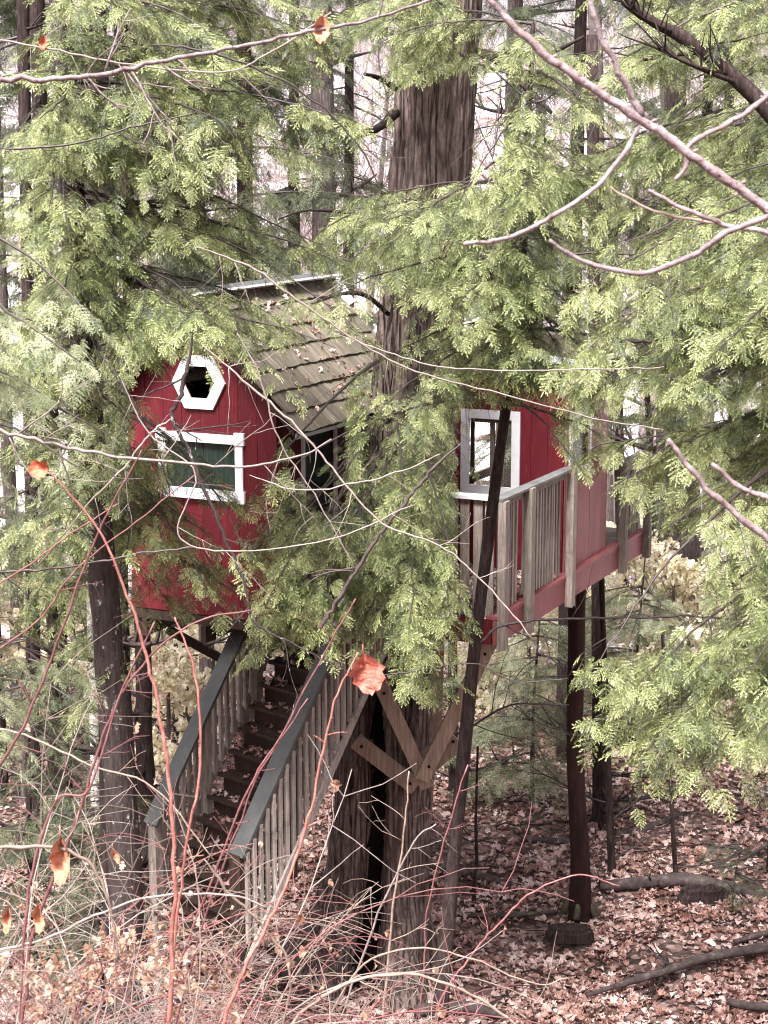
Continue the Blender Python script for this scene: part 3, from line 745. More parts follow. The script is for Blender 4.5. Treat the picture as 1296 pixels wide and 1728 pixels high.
# corner trim
# hexagonal window
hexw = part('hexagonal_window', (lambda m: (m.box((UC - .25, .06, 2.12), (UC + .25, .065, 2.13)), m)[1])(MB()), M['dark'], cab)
for i in range(6):
    a, b_ = hexo[i], hexo[(i + 1) % 6]; k = .60
    ia = (UC + (a[0] - UC) * k, 2.37 + (a[1] - 2.37) * k); ib = (UC + (b_[0] - UC) * k, 2.37 + (b_[1] - 2.37) * k)
    mb = MB(); mb.prism([a, b_, ib, ia], 1, -.028 - .0015 * (i % 2), -.001); part('trim_board', mb, M['white'], hexw)
def framed_window(parent, axis, fixed, out, a0, a1, z0, z1, w, block=0, name='window', pane=True, mat=None):
    """white boards round an opening; out = sign of the outward direction along the axis"""
    mat = mat or M['white']
    def bx(l0, l1, h0, h1, dpt):
        mb = MB(); f0, f1 = sorted((fixed, fixed + out * dpt))
        if axis == 1: mb.box((l0, f0, h0), (l1, f1, h1))
        else: mb.box((f0, l0, h0), (f1, l1, h1))
        return mb
    o = part(name, bx(a0 + w, a1 - w, z0 - .012, z0, .05), mat, parent)
    part('sill', bx(a0 + w, a1 - w, z0, z0 + w, .026), mat, o); part('head_board', bx(a0 + w, a1 - w, z1 - w, z1, .026), mat, o)
    part('side_board', bx(a0, a0 + w, z0, z1, .022), mat, o); part('side_board', bx(a1 - w, a1, z0, z1, .022), mat, o)
    if block:
        for x in (a0, a1):
            for z in (z0, z1):
                xx = x - .022 if x == a0 else x - w - .006; zz = z - .03 if z == z0 else z - w - .004
                part('corner_block', bx(xx, xx + w + .028, zz, zz + w + .034, .034), mat, o)
    if pane:
        f = fixed - out * .03; mb = MB()
        if axis == 1: mb.box((a0 + w * .6, f - .003, z0 + w * .6), (a1 - w * .6, f + .003, z1 - w * .6))
        else: mb.box((f - .003, a0 + w * .6, z0 + w * .6), (f + .003, a1 - w * .6, z1 - w * .6))
        part('pane', mb, M['curtain'], o)
    return o
wf = framed_window(cab, 1, -.001, -1, -1.38, -.38, 1.19, 1.85, .09, True)
mb = MB(); mb.box((-.885, .018, 1.27), (-.865, .026, 1.76)); part('mullion', mb, M['dark'], wf)
framed_window(cab, 0, .001, 1, .51, 1.29, .80, 1.88, .055)
# roof: two shingled slopes, ridge cap, rake boards
V0, V1 = -.16, 2.84
roof = part('roof', (lambda m: (m.prism([(UC, ROOFZ), (.33, ro_z(.33)), (.33, ro_z(.33) - .03), (UC, ROOFZ - .035), (2 * UC - .33, ro_z(.33) - .03), (2 * UC - .33, ro_z(.33))], 1, V0 + .02, V1 - .02), m)[1])(MB()), M['wood_dark'], cab)
sl_len = math.hypot(.33 - UC, SL * (.33 - UC)); ang = math.atan(SL)
shm = []
for k in range(5):
    w = [.12, .16, .19, .14, .175][k]; mb = MB(); r = random.Random(k)
    mb.add([(0, 0, .0), (0, w, .0), (.30, w, .016), (.30 + r.uniform(-.012, .012), w * .5, .019), (.30, 0, .014), (0, 0, -.012), (0, w, -.012), (.30, w, -.006), (.30, 0, -.006)],
           [(0, 4, 3, 2, 1), (0, 5, 8, 4), (4, 8, 7, 2, 3), (1, 2, 7, 6), (5, 6, 7, 8)]); shm.append((w, mesh_from('shingle', mb, M['shingle'])))
for side in (1, -1):
    for c in range(7):
        s0 = sl_len - .255 * (c + 1) - .01; v = V0 + (.0 if c % 2 else -.06)
        while v < V1 - .05:
            w, me = rnd.choice(shm)
            if s0 < -.27: break
            o = bpy.data.objects.new('shingle', me); C.objects.link(o); o.parent = roof
            lift = .018 + .004 * rnd.random()
            u = UC + side * (s0 * math.cos(ang) + lift * math.sin(ang)); z = ROOFZ - s0 * math.sin(ang) + lift * math.cos(ang) + (.0)
            if side == 1: o.rotation_euler = (0, ang - .035 + rnd.uniform(-.01, .012), rnd.uniform(-.015, .015)); o.location = (u, v, z)
            else: o.rotation_euler = (0, ang - .035, math.pi); o.rotation_euler = Matrix.Rotation(math.pi, 3, 'Z').to_4x4().to_euler() if False else (0, ang - .035, math.pi); o.location = (u, v + w, z)
            if s0 < 0: o.scale = (.85, 1, 1)
            v += w + rnd.uniform(.004, .012)
for (p, q) in (((UC, ROOFZ + .045), (.30, ro_z(.30) + .02)), ((UC, ROOFZ + .045), (2 * UC - .30, ro_z(.30) + .02))):
    for v in (V0 - .02, V1):
        mb = MB(); mb.prism([(p[0], p[1] - .035), (q[0], q[1] - .03), (q[0], q[1] - .10), (p[0], p[1] - .13)], 1, v, v + .02); part('rake_board', mb, M['wood_dark'], roof)
mb = MB(); mb.bar((UC + .055, V0 - .03, ROOFZ + .055), (UC + .055, V1 + .03, ROOFZ + .085), .15, .022, (-.3, 0, 1)); part('ridge_cap', mb, M['white'], roof)
mb = MB(); mb.bar((UC - .075, V0 - .03, ROOFZ + .06), (UC - .075, V1 + .03, ROOFZ + .085), .13, .02, (.6, 0, 1)); part('ridge_cap', mb, M['cap'], roof)
mb = MB(); mb.box((.285, V0 + .02, ro_z(.33) - .075), (.305, 1.5, ro_z(.33) - .012)); part('eave_board', mb, M['white'], roof)
mb = MB(); mb.bar((UC + .1, 2.86, ROOFZ + .02), (UC + .28, 2.86, ro_z(UC + .28) + .06), .05, .12, (0, 0, 1)); part('rake_board', mb, M['white'], roof)
pp = []
for _ in range(150):
    s_ = rng.random() ** .8 * sl_len; v_ = rng.uniform(V0, V1) if rng.random() < .35 else rng.normal(1.45, .3)
    pp.append((UC + s_ * math.cos(ang) + .05 * math.sin(ang), min(max(v_, V0), V1), ROOFZ - s_ * math.sin(ang) + .045))
pn = np.array(pp); qn = rng.normal(0, .35, (len(pn), 3)) + np.array([math.sin(ang), 0, math.cos(ang)])
instanced('fallen_leaves', LEAF, pn, quat_from_axes(rng.normal(0, 1, (len(pn), 3)), qn), rng.uniform(.03, .075, len(pn)), [M['litter']], cab)
# joists and brace under the cabin
for u in (-1.62, -.9, -.12):
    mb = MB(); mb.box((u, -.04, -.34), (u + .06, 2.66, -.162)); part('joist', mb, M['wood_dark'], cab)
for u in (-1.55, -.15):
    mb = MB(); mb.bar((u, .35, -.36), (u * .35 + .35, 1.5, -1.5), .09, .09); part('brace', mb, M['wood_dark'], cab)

# ---- deck with rails
deck = root('treehouse_deck', 'raised plank deck with baluster rails and long red side beam, wrapped round the big trunk', 'deck', tuple(C0), -TH)
n = 34
for i in range(n):
    v = 1.12 + i * .145; mb = MB(); u0 = .06
    if 1.0 < v < 2.15: u0 = 1.12
    mb.box((u0, v, -.045 + rnd.uniform(-.003, .003)), (1.93 + rnd.uniform(-.01, .01), v + .137, -.012)); part('plank', mb, M['wood_flat'], deck)
mb = MB(); mb.box((.06, .32, -.046), (1.25, 1.10, -.012)); part('landing', mb, M['wood_flat'], deck)
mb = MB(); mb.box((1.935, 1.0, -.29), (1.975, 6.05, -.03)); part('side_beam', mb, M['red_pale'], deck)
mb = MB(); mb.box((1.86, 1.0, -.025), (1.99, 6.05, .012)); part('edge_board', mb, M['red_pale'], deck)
mb = MB(); mb.box((1.25, 1.0, -.29), (1.92, 1.035, -.03)); part('front_beam', mb, M['red'], deck)
for u in (.5, 1.2):
    mb = MB(); mb.box((u, 1.04, -.28), (u + .05, 6.0, -.05)); part('joist', mb, M['wood_dark'], deck)
mb = MB(); mb.box((.1, 2.3, -.28), (1.93, 2.35, -.06)); part('joist', mb, M['wood_dark'], deck)
bal = MB(); bal.box((-.019, -.019, 0), (.019, .019, 1)); balm = mesh_from('baluster', bal, M['wood_pale'])
def baluster(parent, u, v, z0, z1, wd=1.0, td=1.0):
    o = bpy.data.objects.new('baluster', balm); C.objects.link(o); o.parent = parent
    o.location = (u, v, z0); o.scale = (wd, td, z1 - z0); o.rotation_euler = (rnd.uniform(-.006, .006), rnd.uniform(-.006, .006), rnd.uniform(-.08, .08))
def rail_post(v, z0, z1, u=2.0, w=.085, d=.11, mat=None):
    mb = MB(); mb.box((u - w / 2 + .02, v - d / 2, z0), (u + w / 2 + .02, v + d / 2, z1)); part('post', mb, mat or M['wood'], deck)
for v, z1 in ((1.06, 1.20), (1.80, 1.22), (3.10, 1.26), (5.0, .98), (5.98, .98)):
    rail_post(v, -.34, z1)
# rails
mb = MB(); mb.box((1.90, 1.0, 1.205), (2.03, 3.16, 1.23)); part('rail_cap', mb, M['cap_light'], deck)
mb = MB(); mb.box((1.40, 1.0, 1.203), (1.895, 1.15, 1.238)); part('rail_cap', mb, M['white'], deck)
mb = MB(); mb.box((1.93, 1.14, 1.12), (1.965, 3.05, 1.195)); part('rail', mb, M['wood'], deck)
mb = MB(); mb.box((1.93, 5.06, .86), (1.965, 5.92, .93)); part('rail', mb, M['wood'], deck)
mb = MB(); mb.box((1.90, 4.94, .985), (2.05, 6.04, 1.015)); part('rail_cap', mb, M['wood'], deck)
v = 1.20
while v < 3.0:
    if abs(v - 1.80) > .08: baluster(deck, 1.915, v, .02, 1.19)
    v += .088
v = 5.12
while v < 5.92: baluster(deck, 1.915, v, .02, .9); v += .105
# the front rail of wide planks
for u in (1.20, 1.335, 1.47, 1.60, 1.745, 1.87):
    mb = MB(); mb.box((u - .052, 1.045, -.02), (u + .045, 1.068, 1.19)); part('rail_plank', mb, M['wood'], deck)
mb = MB(); mb.box((1.36, 1.075, .02), (1.42, 1.12, 1.20)); part('post', mb, M['wood_dark'], deck)
mb = MB(); mb.box((.95, 1.10, -.02), (1.35, 1.12, .95)); part('skirt_panel', mb, M['red'], deck)
# leaves lying on the deck
pp = []
Rz = np.array([[math.cos(TH), math.sin(TH), 0], [-math.sin(TH), math.cos(TH), 0], [0, 0, 1]])
for _ in range(520):
    pp.append((rng.uniform(1.5, 1.92) if rng.random() < .6 else rng.uniform(.2, 1.9), rng.uniform(1.15, 3.1), .0 + abs(rng.normal(0, .045))))
lv = instanced('fallen_leaves', LEAF, np.array(pp), rand_quats(len(pp), .6), rng.uniform(.05, .10, len(pp)), [M['litter']], deck)
# ---- small cabin
hut = root('treehouse_hut', 'small red cabin with white-framed open window at the far end of the deck', 'treehouse', tuple(C0), -TH)
hw = part('front_wall', (lambda m: (m.box((.52, 3.245, .0), (1.88, 3.26, .02)), m)[1])(MB()), M['red'], hut)
def hroof(u): return 2.60 - .11 * (u - .5)
def hf(u):
    if .73 < u < 1.27: return [(0, .93), (1.72, hroof(u) - .05)]
    return [(0, 1.2), (1.2, hroof(u) - .05)]
boards(hw, 'board', .5, 1.88, .2, [.73, 1.27], hf, 3.2, .03, 1, M['red'])
def hs2(v):
    if 3.36 < v < 3.92: return [(0, 1.17), (1.74, hroof(1.9) - .05)]
    return [(0, 1.2), (1.2, hroof(1.9) - .05)]
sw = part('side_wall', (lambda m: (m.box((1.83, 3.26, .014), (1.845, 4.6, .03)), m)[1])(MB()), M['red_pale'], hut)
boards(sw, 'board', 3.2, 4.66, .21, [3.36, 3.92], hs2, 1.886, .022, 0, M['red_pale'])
mb = MB(); mb.box((.5, 3.24, 0), (.53, 3.55, 2.5)); part('left_wall', mb, M['wood_dark'], hut)
mb = MB(); mb.box((.95, 4.60, 0), (1.83, 4.63, 2.35)); part('back_wall', mb, M['wood_dark'], hut)
mb = MB(); mb.box((.5, 4.60, 0), (.58, 4.66, 2.4)); part('post', mb, M['wood_tan'], hut)
mb = MB(); mb.box((.50, 3.56, .85), (.54, 4.6, .95)); part('rail', mb, M['wood_tan'], hut)
w1 = framed_window(hut, 1, 3.198, -1, .64, 1.36, .84, 1.81, .10, False, pane=False)
mb = MB(); mb.box((.74, 3.235, 1.66), (1.26, 3.27, 1.715)); part('inner_frame', mb, M['wood_tan'], w1)
mb = MB(); mb.box((.735, 3.235, .94), (.775, 3.27, 1.655)); part('inner_frame', mb, M['wood_dark'], w1)
mb = MB(); mb.box((.95, 3.30, .95), (1.0, 3.33, 1.66)); part('mullion', mb, M['wood_tan'], w1)
framed_window(hut, 0, 1.909, 1, 3.28, 4.0, 1.09, 1.82, .07, False, pane=True)
hr = MB(); hr.prism([(.42, hroof(.42)), (2.12, hroof(2.12)), (2.12, hroof(2.12) - .05), (.42, hroof(.42) - .05)], 1, 3.02, 4.85); rf = part('roof', hr, M['wood_dark'], hut)
for i in range(4):
    for j in range(7):
        mb = MB(); a = 3.0 + i * .46; u = .42 + j * .245
        mb.add([(u, a, hroof(u) + .012), (u + .235, a, hroof(u + .235) + .012), (u + .235, a + .48, hroof(u + .235) + .03), (u, a + .48, hroof(u) + .03), (u, a, hroof(u)), (u + .235, a, hroof(u + .235))],
               [(0, 1, 2, 3), (4, 5, 1, 0)]); part('shingle', mb, M['shingle'], rf)
mb = MB(); mb.prism([(.40, hroof(.40) + .02), (2.16, hroof(2.16) + .02), (2.16, hroof(2.16) - .055), (.40, hroof(.40) - .05)], 1, 2.985, 3.012); part('fascia', mb, M['white'], rf)
mb = MB(); mb.box((2.125, 3.0, hroof(2.12) - .055), (2.15, 4.87, hroof(2.12) + .0)); part('fascia', mb, M['white'], rf)
# raised ventilator box seen above the fascia
mb = MB(); mb.box((1.35, 3.6, 2.44), (2.0, 4.2, 2.62)); part('roof_box', mb, M['shingle'], hut)
mb = MB(); mb.box((2.003, 3.58, 2.44), (2.035, 3.62, 2.66)); part('trim_board', mb, M['white'], hut)
mb = MB(); mb.box((2.003, 3.63, 2.44), (2.02, 4.2, 2.64)); part('trim_panel', mb, M['red_pale'], hut)

# ---- staircase
def staircase():
    Bp = P(400, 1442, 16.3); Tp = np.array([.10, 17.95, 5.46])
    run = (Tp - Bp); hd = unit(np.array([run[0], run[1], 0])); lf = np.array([-hd[1], hd[0], 0]); WD = 1.28
    st = root('staircase', 'steep wooden staircase with slate-grey handrail caps climbing to the deck', 'staircase', (float(Bp[0]), float(Bp[1]), float(gz(Bp[0], Bp[1]))))
    upv = np.array([0, 0, 1.0]); rd = unit(run)
    for sidx, off in enumerate((np.zeros(3), lf * WD)):
        cap = part('handrail_cap', (lambda m: (m.bar(Bp + off - rd * .02 + lf * .0, Tp + off, .20, .035, upv), m)[1])(MB()), M['cap'], st)
        out = -1 if sidx == 0 else 1
        mb = MB(); o2 = off + lf * (.045 * out)
        mb.bar(Bp + o2 + rd * .05 - upv * .11, Tp + o2 - upv * .11, .035, .11, upv); part('rail', mb, M['wood'], st)
        # stringer
        mb = MB(); dn = 1.20
        mb.bar(Bp + off + lf * .12 * out - upv * 1.10, Tp + off + lf * .12 * out - upv * 1.10, .03, .075, upv); part('stringer', mb, M['wood_pale'], st)
        n = 25
        for i in range(n):
            t = (i + .6) / n
            p = Bp + run * t + off + lf * (.085 * out)
            mb = MB(); z0 = p[2] - 1.10 + rnd.uniform(-.02, .02); z1 = p[2] - .05
            if t < .03: z0 += .1
            q = p.copy(); q[2] = z0; r_ = p.copy(); r_[2] = z1 + rnd.uniform(-.015, .005)
            mb.bar(q, r_, .044, .034, (hd[0], hd[1], 0)); part('baluster', mb, M['wood_pale'], st)
        for t, zz in ((.02, -2.6), (.33, -1.5), (.66, -1.5), (.97, -1.2)):
            p = Bp + run * t + off + lf * (-.01 * out); mb = MB(); q = p.copy(); q[2] = max(p[2] + zz, gz(p[0], p[1]) - .2) if t > .1 else gz(p[0], p[1]) - .2
            r_ = p.copy(); r_[2] -= .06
            w_ = .15 if (t < .1 and sidx == 0) else .09
            mb.bar(q, r_, w_, w_, (hd[0], hd[1], 0)); part('post', mb, M['wood_dark'] if sidx == 0 else M['wood'], st)
    n = 15; pts = []
    for i in range(n):
        t = (i + .3) / n; c = Bp + run * t + lf * WD / 2; z = c[2] - 1.0
        mb = MB(); a = c - lf * (WD / 2 - .09); b_ = c + lf * (WD / 2 - .09); a[2] = b_[2] = z
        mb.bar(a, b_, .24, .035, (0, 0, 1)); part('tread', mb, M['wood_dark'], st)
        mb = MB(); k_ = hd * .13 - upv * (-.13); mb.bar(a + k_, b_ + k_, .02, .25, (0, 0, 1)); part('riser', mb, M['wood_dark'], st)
        for _ in range(26): pts.append((*(a + (b_ - a) * rng.random() + hd * rng.uniform(-.11, .11))[:2], z + .02 + abs(rng.normal(0, .02))))
    instanced('fallen_leaves', LEAF, np.array(pts), rand_quats(len(pts), .6), rng.uniform(.05, .10, len(pts)), [M['litter']], st, None, ORG[st.name])
staircase()

# ---- timber braces on the trunk
def t_off(t, w, p, q): return .042
def timber(p, q, w, t, label, n_=(0, 1, 0), mat='wood_tan'):
    mb = MB(); mb.bar(p, q, w, t, n_)
    o = thing('timber_brace', mb, M[mat], label, 'timber brace', 'knee braces under the deck')
    p = np.array(p, float); q = np.array(q, float)
    for t in (.10, .90):
        c = p + (q - p) * t + np.array([0, -t_off(t, w, p, q), 0]); bm_ = MB(); bm_.tube([c + np.array([0, .02, 0]), c - np.array([0, .012, 0])], [.017, .015], 8)
        part('bolt', bm_, M['near_black'], o)
timber(P(640, 1150, 18.02), P(722, 1328, 18.02), .15, .07, 'tan timber brace slanting down right to meet the other braces on the trunk')
timber(P(600, 1250, 18.15), P(702, 1328, 18.15), .17, .07, 'short brown timber lying almost level across the trunk, lowest of the braces')
timber(P(712, 1315, 17.93), P(830, 1078, 17.93), .15, .07, 'tan timber brace rising right from the trunk to the deck corner')
timber(P(716, 1290, 18.1), P(770, 1245, 18.1), .26, .06, 'broad tan timber block in the fork of the braces')
timber(P(735, 1290, 18.2), P(742, 1085, 18.2), .10, .06, 'thin upright timber between the two slanting braces')

# ---- round deck post
pa = PG(980, 1533)
bt = bare_trunk('deck_post', [pa + np.array([0, 0, -.2]), PZ(978, 1440, .75) , P(970, 1250, pa[1] - .05), P(972, 1100, pa[1] - .1), np.array([*P(974, 985, pa[1] - .1)[:2], 4.07])],
                [.155, .115, .105, .10, .105], M['bark_red'], 'smooth dark red-brown log post holding up the deck at the right, mossy at its foot', 'post')
mb = MB(); 
r = random.Random(4)
for k in range(26):
    a = r.uniform(0, 6.28); x = pa[0] + math.cos(a) * r.uniform(.12, .24); y = pa[1] + math.sin(a) * r.uniform(.12, .24)
    mb.tube([(x, y, -.05), (x * .75 + pa[0] * .25, y * .75 + pa[1] * .25, r.uniform(.03, .10)), (x * .5 + pa[0] * .5, y * .5 + pa[1] * .5, r.uniform(.12, .24))], [.045, .035, .012], 6)
part('moss_foot', mb, M['moss_base'], bt, True)

# ================================================================ FOREGROUND CONIFERS
def hemlock(name, label, trunk_pts, radii, tips, mat, width=(.55, .95), dens=1.0, size=.2, clear=CLEAR, tm='bark_dark', coarse=False, lift=(.1, .5), seed=0, group=None, rw=.012, hang=.35, cat='tree'):
    base = np.array(trunk_pts[0]); rt = root(name, label, cat, tuple(float(x) for x in base), 0, group)
    mb = MB(); path, rad = wavy_trunk(mb, trunk_pts, radii, 12); part('trunk', mb, M[tm], rt, True)
    acc = []; wood = MB(); zs = path[:, 2]
    for tp in tips:
        tip = np.array(tp[:3]); L0 = np.hypot(*(tip[:2] - np.array([np.interp(tip[2], zs, path[:, 0]), np.interp(tip[2], zs, path[:, 1])])))
        zb = tip[2] + L0 * rng.uniform(*lift)
        b_ = np.array([np.interp(zb, zs, path[:, 0]), np.interp(zb, zs, path[:, 1]), min(zb, zs.max())])
        w = tp[3] if len(tp) > 3 else rng.uniform(*width)
        bough(b_, tip, w, acc, wood, dens, size, rw=rw, hang=hang, clear=clear)
    part('branches', wood, M['twig_dark'], rt, True, 'stuff')
    finish_crown(rt, acc, wood, mat, clear, coarse=coarse)
    return rt
def grid_tips(x0, x1, y0, y1, dx, dy, D0, D1, jit=.4, skip=0.0, wid=None):
    out = []
    y = y0
    row = 0
    while y <= y1:
        x = x0 + (dx / 2 if row % 2 else 0)
        while x <= x1:
            if rng.random() >= skip:
                p = P(x + rng.uniform(-jit, jit) * dx, y + rng.uniform(-jit, jit) * dy, rng.uniform(D0, D1))
                out.append((*p, wid) if wid else tuple(p))
            x += dx
        y += dy; row += 1
    return out
def vt(px, D, z0, z1, lean=0.0):
    X = (px - 648) / F * D * 1.02
    return [np.array([X, D, z0]), np.array([X + lean * .3, D, z0 + (z1 - z0) * .3]), np.array([X + lean * .7, D, z0 + (z1 - z0) * .7]), np.array([X + lean, D, z1])]
# left lichen-spotted hemlock
tips = grid_tips(20, 600, 10, 330, 100, 66, 13.6, 16.4) + grid_tips(10, 470, 350, 620, 95, 66, 13.2, 15.8) + grid_tips(0, 220, 640, 1000, 80, 80, 13.8, 16)
tips += [tuple(P(x, y, d)) for x, y, d in ((560, 600, 14.2), (620, 560, 14.6), (500, 640, 14.0), (420, 690, 14.4), (380, 640, 14.8), (300, 600, 14.0), (600, 480, 15), (540, 420, 15.4))]
hemlock('hemlock_tree', 'tall hemlock with a pale lichen-spotted trunk at the upper left', [np.array([-2.33, 15.25, .6]), np.array([-2.36, 15.25, 3.0]), np.array([-2.46, 15.2, 5.2]), np.array([-2.62, 15.2, 8.5]), np.array([-2.75, 15.2, 14])], [.17, .15, .13, .11, .07], tips, M['needle'], tm='bark_lichen', seed=1)
# left off-frame hemlock whose boughs reach in, silvery and near
tips = grid_tips(-20, 190, 560, 800, 95, 70, 8.6, 10.5, wid=.42) + [tuple(P(x, y, d)) for x, y, d in ((150, 1130, 11), (60, 1180, 11), (100, 1300, 11.5), (20, 1240, 11)  )]
hemlock('hemlock_tree', 'hemlock at the left edge whose silvery pale sprays hang nearest', vt(-330, 10.4, 3, 12), [.16, .14, .12, .09], tips, M['needle_silver'], size=.15, seed=2)
# centre: the leaning sapling in front of the deck
sap = [P(742, 1720, 15.6), P(762, 1490, 15.9), P(790, 1200, 16.1), P(805, 1060, 16.1), P(828, 880, 16.0), P(852, 700, 15.9), P(872, 560, 15.9), P(882, 440, 15.9), P(890, 250, 15.9), P(900, 40, 15.9)]
tips = grid_tips(560, 960, 350, 640, 115, 80, 13.8, 15.6)
tips += grid_tips(820, 1010, 130, 330, 75, 65, 14.2, 15.6) + grid_tips(780, 1000, 430, 660, 75, 60, 14, 15.3) + grid_tips(920, 1010, 640, 800, 45, 60, 14, 15.3, wid=.3) + [tuple(P(x, y, d)) for x, y, d in ((470, 800, 14.5), (560, 790, 14.8), (620, 700, 14.6), (700, 690, 15), (420, 990, 14.4), (380, 1040, 14.8), (460, 1080, 14.6), (690, 170, 16.5), (650, 60, 16.5), (860, 1000, 14.6))]
hemlock('hemlock_sapling', 'slender dark hemlock sapling leaning in front of the deck and its white window', sap, [.08, .066, .060, .056, .052, .046, .040, .03, .02], tips, M['needle'], lift=(.05, .35), seed=3, size=.19)
# a hemlock in front of the cabin, trunk hidden left of it
tips = grid_tips(220, 500, 820, 1060, 100, 75, 14.6, 16.2, wid=.5) + grid_tips(60, 230, 880, 1250, 90, 85, 15, 17, wid=.6)
hemlock('hemlock_tree', 'hemlock beside the red cabin spreading sprays across its lower wall', vt(175, 17.0, .0, 9), [.13, .12, .09, .04], tips, M['needle'], seed=4)
# right edge hemlock
tips = grid_tips(990, 1310, 330, 940, 85, 72, 11.5, 15.5) + grid_tips(1010, 1300, 1100, 1330, 85, 68, 11.0, 13.5) + grid_tips(1000, 1300, 0, 320, 95, 80, 13, 16.5, skip=.35)
hemlock('hemlock_tree', 'hemlock beyond the right edge with bright yellow-green boughs reaching in', vt(1470, 13.4, 1.5, 14), [.22, .2, .16, .1], tips, M['needle'], seed=5, size=.2)
# boughs of the big trunk itself
acc = []; wood = MB()
for x, y, D in ((700, 20, 17), (760, 40, 17.3), (640, 70, 17), (690, 110, 17.2), (760, 110, 17.2), (660, 175, 17.5), (820, 330, 17), (700, 340, 16.8), (650, 390, 16.8), (760, 380, 16.6), (610, 440, 16.8),
                (700, 450, 16.9), (800, 450, 16.8), (650, 560, 17.2), (720, 560, 17), (760, 640, 16.9), (680, 720, 17), (730, 760, 17), (660, 810, 17), (560, 330, 17), (530, 410, 17), (880, 60, 17.4), (930, 130, 17.2), (540, 60, 17.3), (500, 280, 17)):
    t = P(x, y, D); zb = t[2] + rng.uniform(.15, .6); b0 = np.array([.45 + (.35 if x > 760 else -.1), 18.5, min(zb, 13)])
    bough(b0, t, rng.uniform(.5, .85), acc, wood, 1.0, .2, clear=CLEAR)
for t in grid_tips(450, 800, 890, 1120, 88, 60, 14.4, 16.2) + grid_tips(690, 800, 1120, 1190, 60, 50, 15, 16.2) + grid_tips(400, 560, 960, 1080, 70, 60, 14.6, 16):
    t = np.array(t); b0 = np.array([.25, 18.3, t[2] + rng.uniform(.6, 1.3)])
    bough(b0, t, rng.uniform(.5, .8), acc, wood, 1.05, .2, clear=CLEAR, force=True)
part('branches', wood, M['twig_dark'], HOST, True, 'stuff')
finish_crown(HOST, acc, wood, M['needle'], CLEAR)
# a second one on the right, farther
tips = grid_tips(880, 1290, 40, 860, 105, 85, 17.5, 21, skip=.25) + grid_tips(1190, 1300, 900, 1100, 80, 80, 17, 19)
hemlock('hemlock_tree', 'hemlock standing behind the right cabin, foliage over its roof', vt(1345, 21.5, -.2, 15), [.2, .18, .14, .08], tips, M['needle'], seed=6, clear=CLEAR)

# ---- conifers behind
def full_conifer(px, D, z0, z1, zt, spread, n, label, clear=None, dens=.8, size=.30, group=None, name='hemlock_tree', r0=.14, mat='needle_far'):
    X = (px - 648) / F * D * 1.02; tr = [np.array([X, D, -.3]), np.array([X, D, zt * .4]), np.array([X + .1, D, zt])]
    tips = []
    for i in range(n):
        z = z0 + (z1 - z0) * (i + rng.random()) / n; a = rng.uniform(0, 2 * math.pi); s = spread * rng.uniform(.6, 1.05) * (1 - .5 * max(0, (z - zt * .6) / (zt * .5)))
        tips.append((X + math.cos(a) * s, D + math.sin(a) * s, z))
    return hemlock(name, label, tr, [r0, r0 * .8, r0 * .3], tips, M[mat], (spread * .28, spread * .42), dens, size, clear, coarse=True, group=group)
BACK = [([(235, 1060), (390, 1080), (350, 1200), (270, 1330), (235, 1330)], .0), ([(965, 960), (1090, 900), (1190, 900), (1185, 1105), (970, 1120)], .2),
        ([(600, 60), (665, 60), (650, 300), (600, 300)], .25), ([(800, 130), (870, 110), (850, 280), (805, 330)], .1), ([(740, 1300), (1296, 1300), (1296, 1760), (735, 1760)], .08),
        ([(835, 1090), (955, 1020), (965, 1130), (960, 1200), (800, 1240)], .45)]
for px, D, z0, z1, zt, spd, nn, lb in (
    (-20, 24, 2.5, 12, 16, 2.6, 34, 'dark hemlock behind, at the left edge'),
    (300, 27, 4.5, 14, 18, 3.0, 40, 'dark hemlock rising behind the red cabin roof'),
    (500, 31, 5, 14, 17, 2.6, 26, 'hemlock far behind, between the red cabin and the big trunk'),
    (960, 26, 4.5, 14, 18, 3.0, 40, 'dark hemlock behind the small right cabin'),
    (1290, 28, 2.0, 14, 17, 3.0, 44, 'dark hemlock behind, at the right edge'),
    (130, 33, 3, 13, 16, 2.6, 26, 'hemlock far behind the lichen-spotted trunk'),
    (420, 23.5, 6.2, 14, 18, 2.6, 36, 'dark hemlock close behind the ridge of the red cabin'),
    (90, 21.5, 3.5, 13, 17, 2.2, 36, 'dark hemlock close behind the lichen-spotted trunk'),
    (590, 35, 7, 15, 18, 2.6, 30, 'hemlock far behind, just left of the top of the big trunk'),
    (860, 34, 6.5, 15, 18, 2.4, 26, 'hemlock far behind, right of the top of the big trunk'),
    (1168, 33, 4.5, 14, 18, 2.4, 40, 'dark hemlock behind the thick maple branch at the upper right'),
    ):
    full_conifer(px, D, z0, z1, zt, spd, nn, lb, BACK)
full_conifer(905, 24.2, .1, 2.4, 3.2, 1.2, 34, 'young grey-green hemlock with feathery low boughs under the deck', None, 1.0, .24, name='young_hemlock', r0=.03, mat='needle_pale')
full_conifer(1080, 26.5, .2, 2.4, 3.2, 1.3, 36, 'young hemlock right of the round deck post, behind the bright bough', None, 1.0, .24, name='young_hemlock', r0=.03, mat='needle_pale')
full_conifer(30, 18.5, .3, 3.6, 5.0, 1.1, 60, 'young dark hemlock behind the brambles at the left edge', None, 1.2, .2, name='young_hemlock', r0=.04)
full_conifer(1262, 20.3, .1, .75, .9, .5, 14, 'tiny hemlock seedling on the leafy floor at the right edge', None, .8, .12, name='hemlock_seedling', r0=.012)
full_conifer(150, 17.6, .2, 2.4, 3.0, .8, 50, 'low dark hemlock between the stair railing and the left edge', None, 1.2, .18, name='young_hemlock', r0=.03)

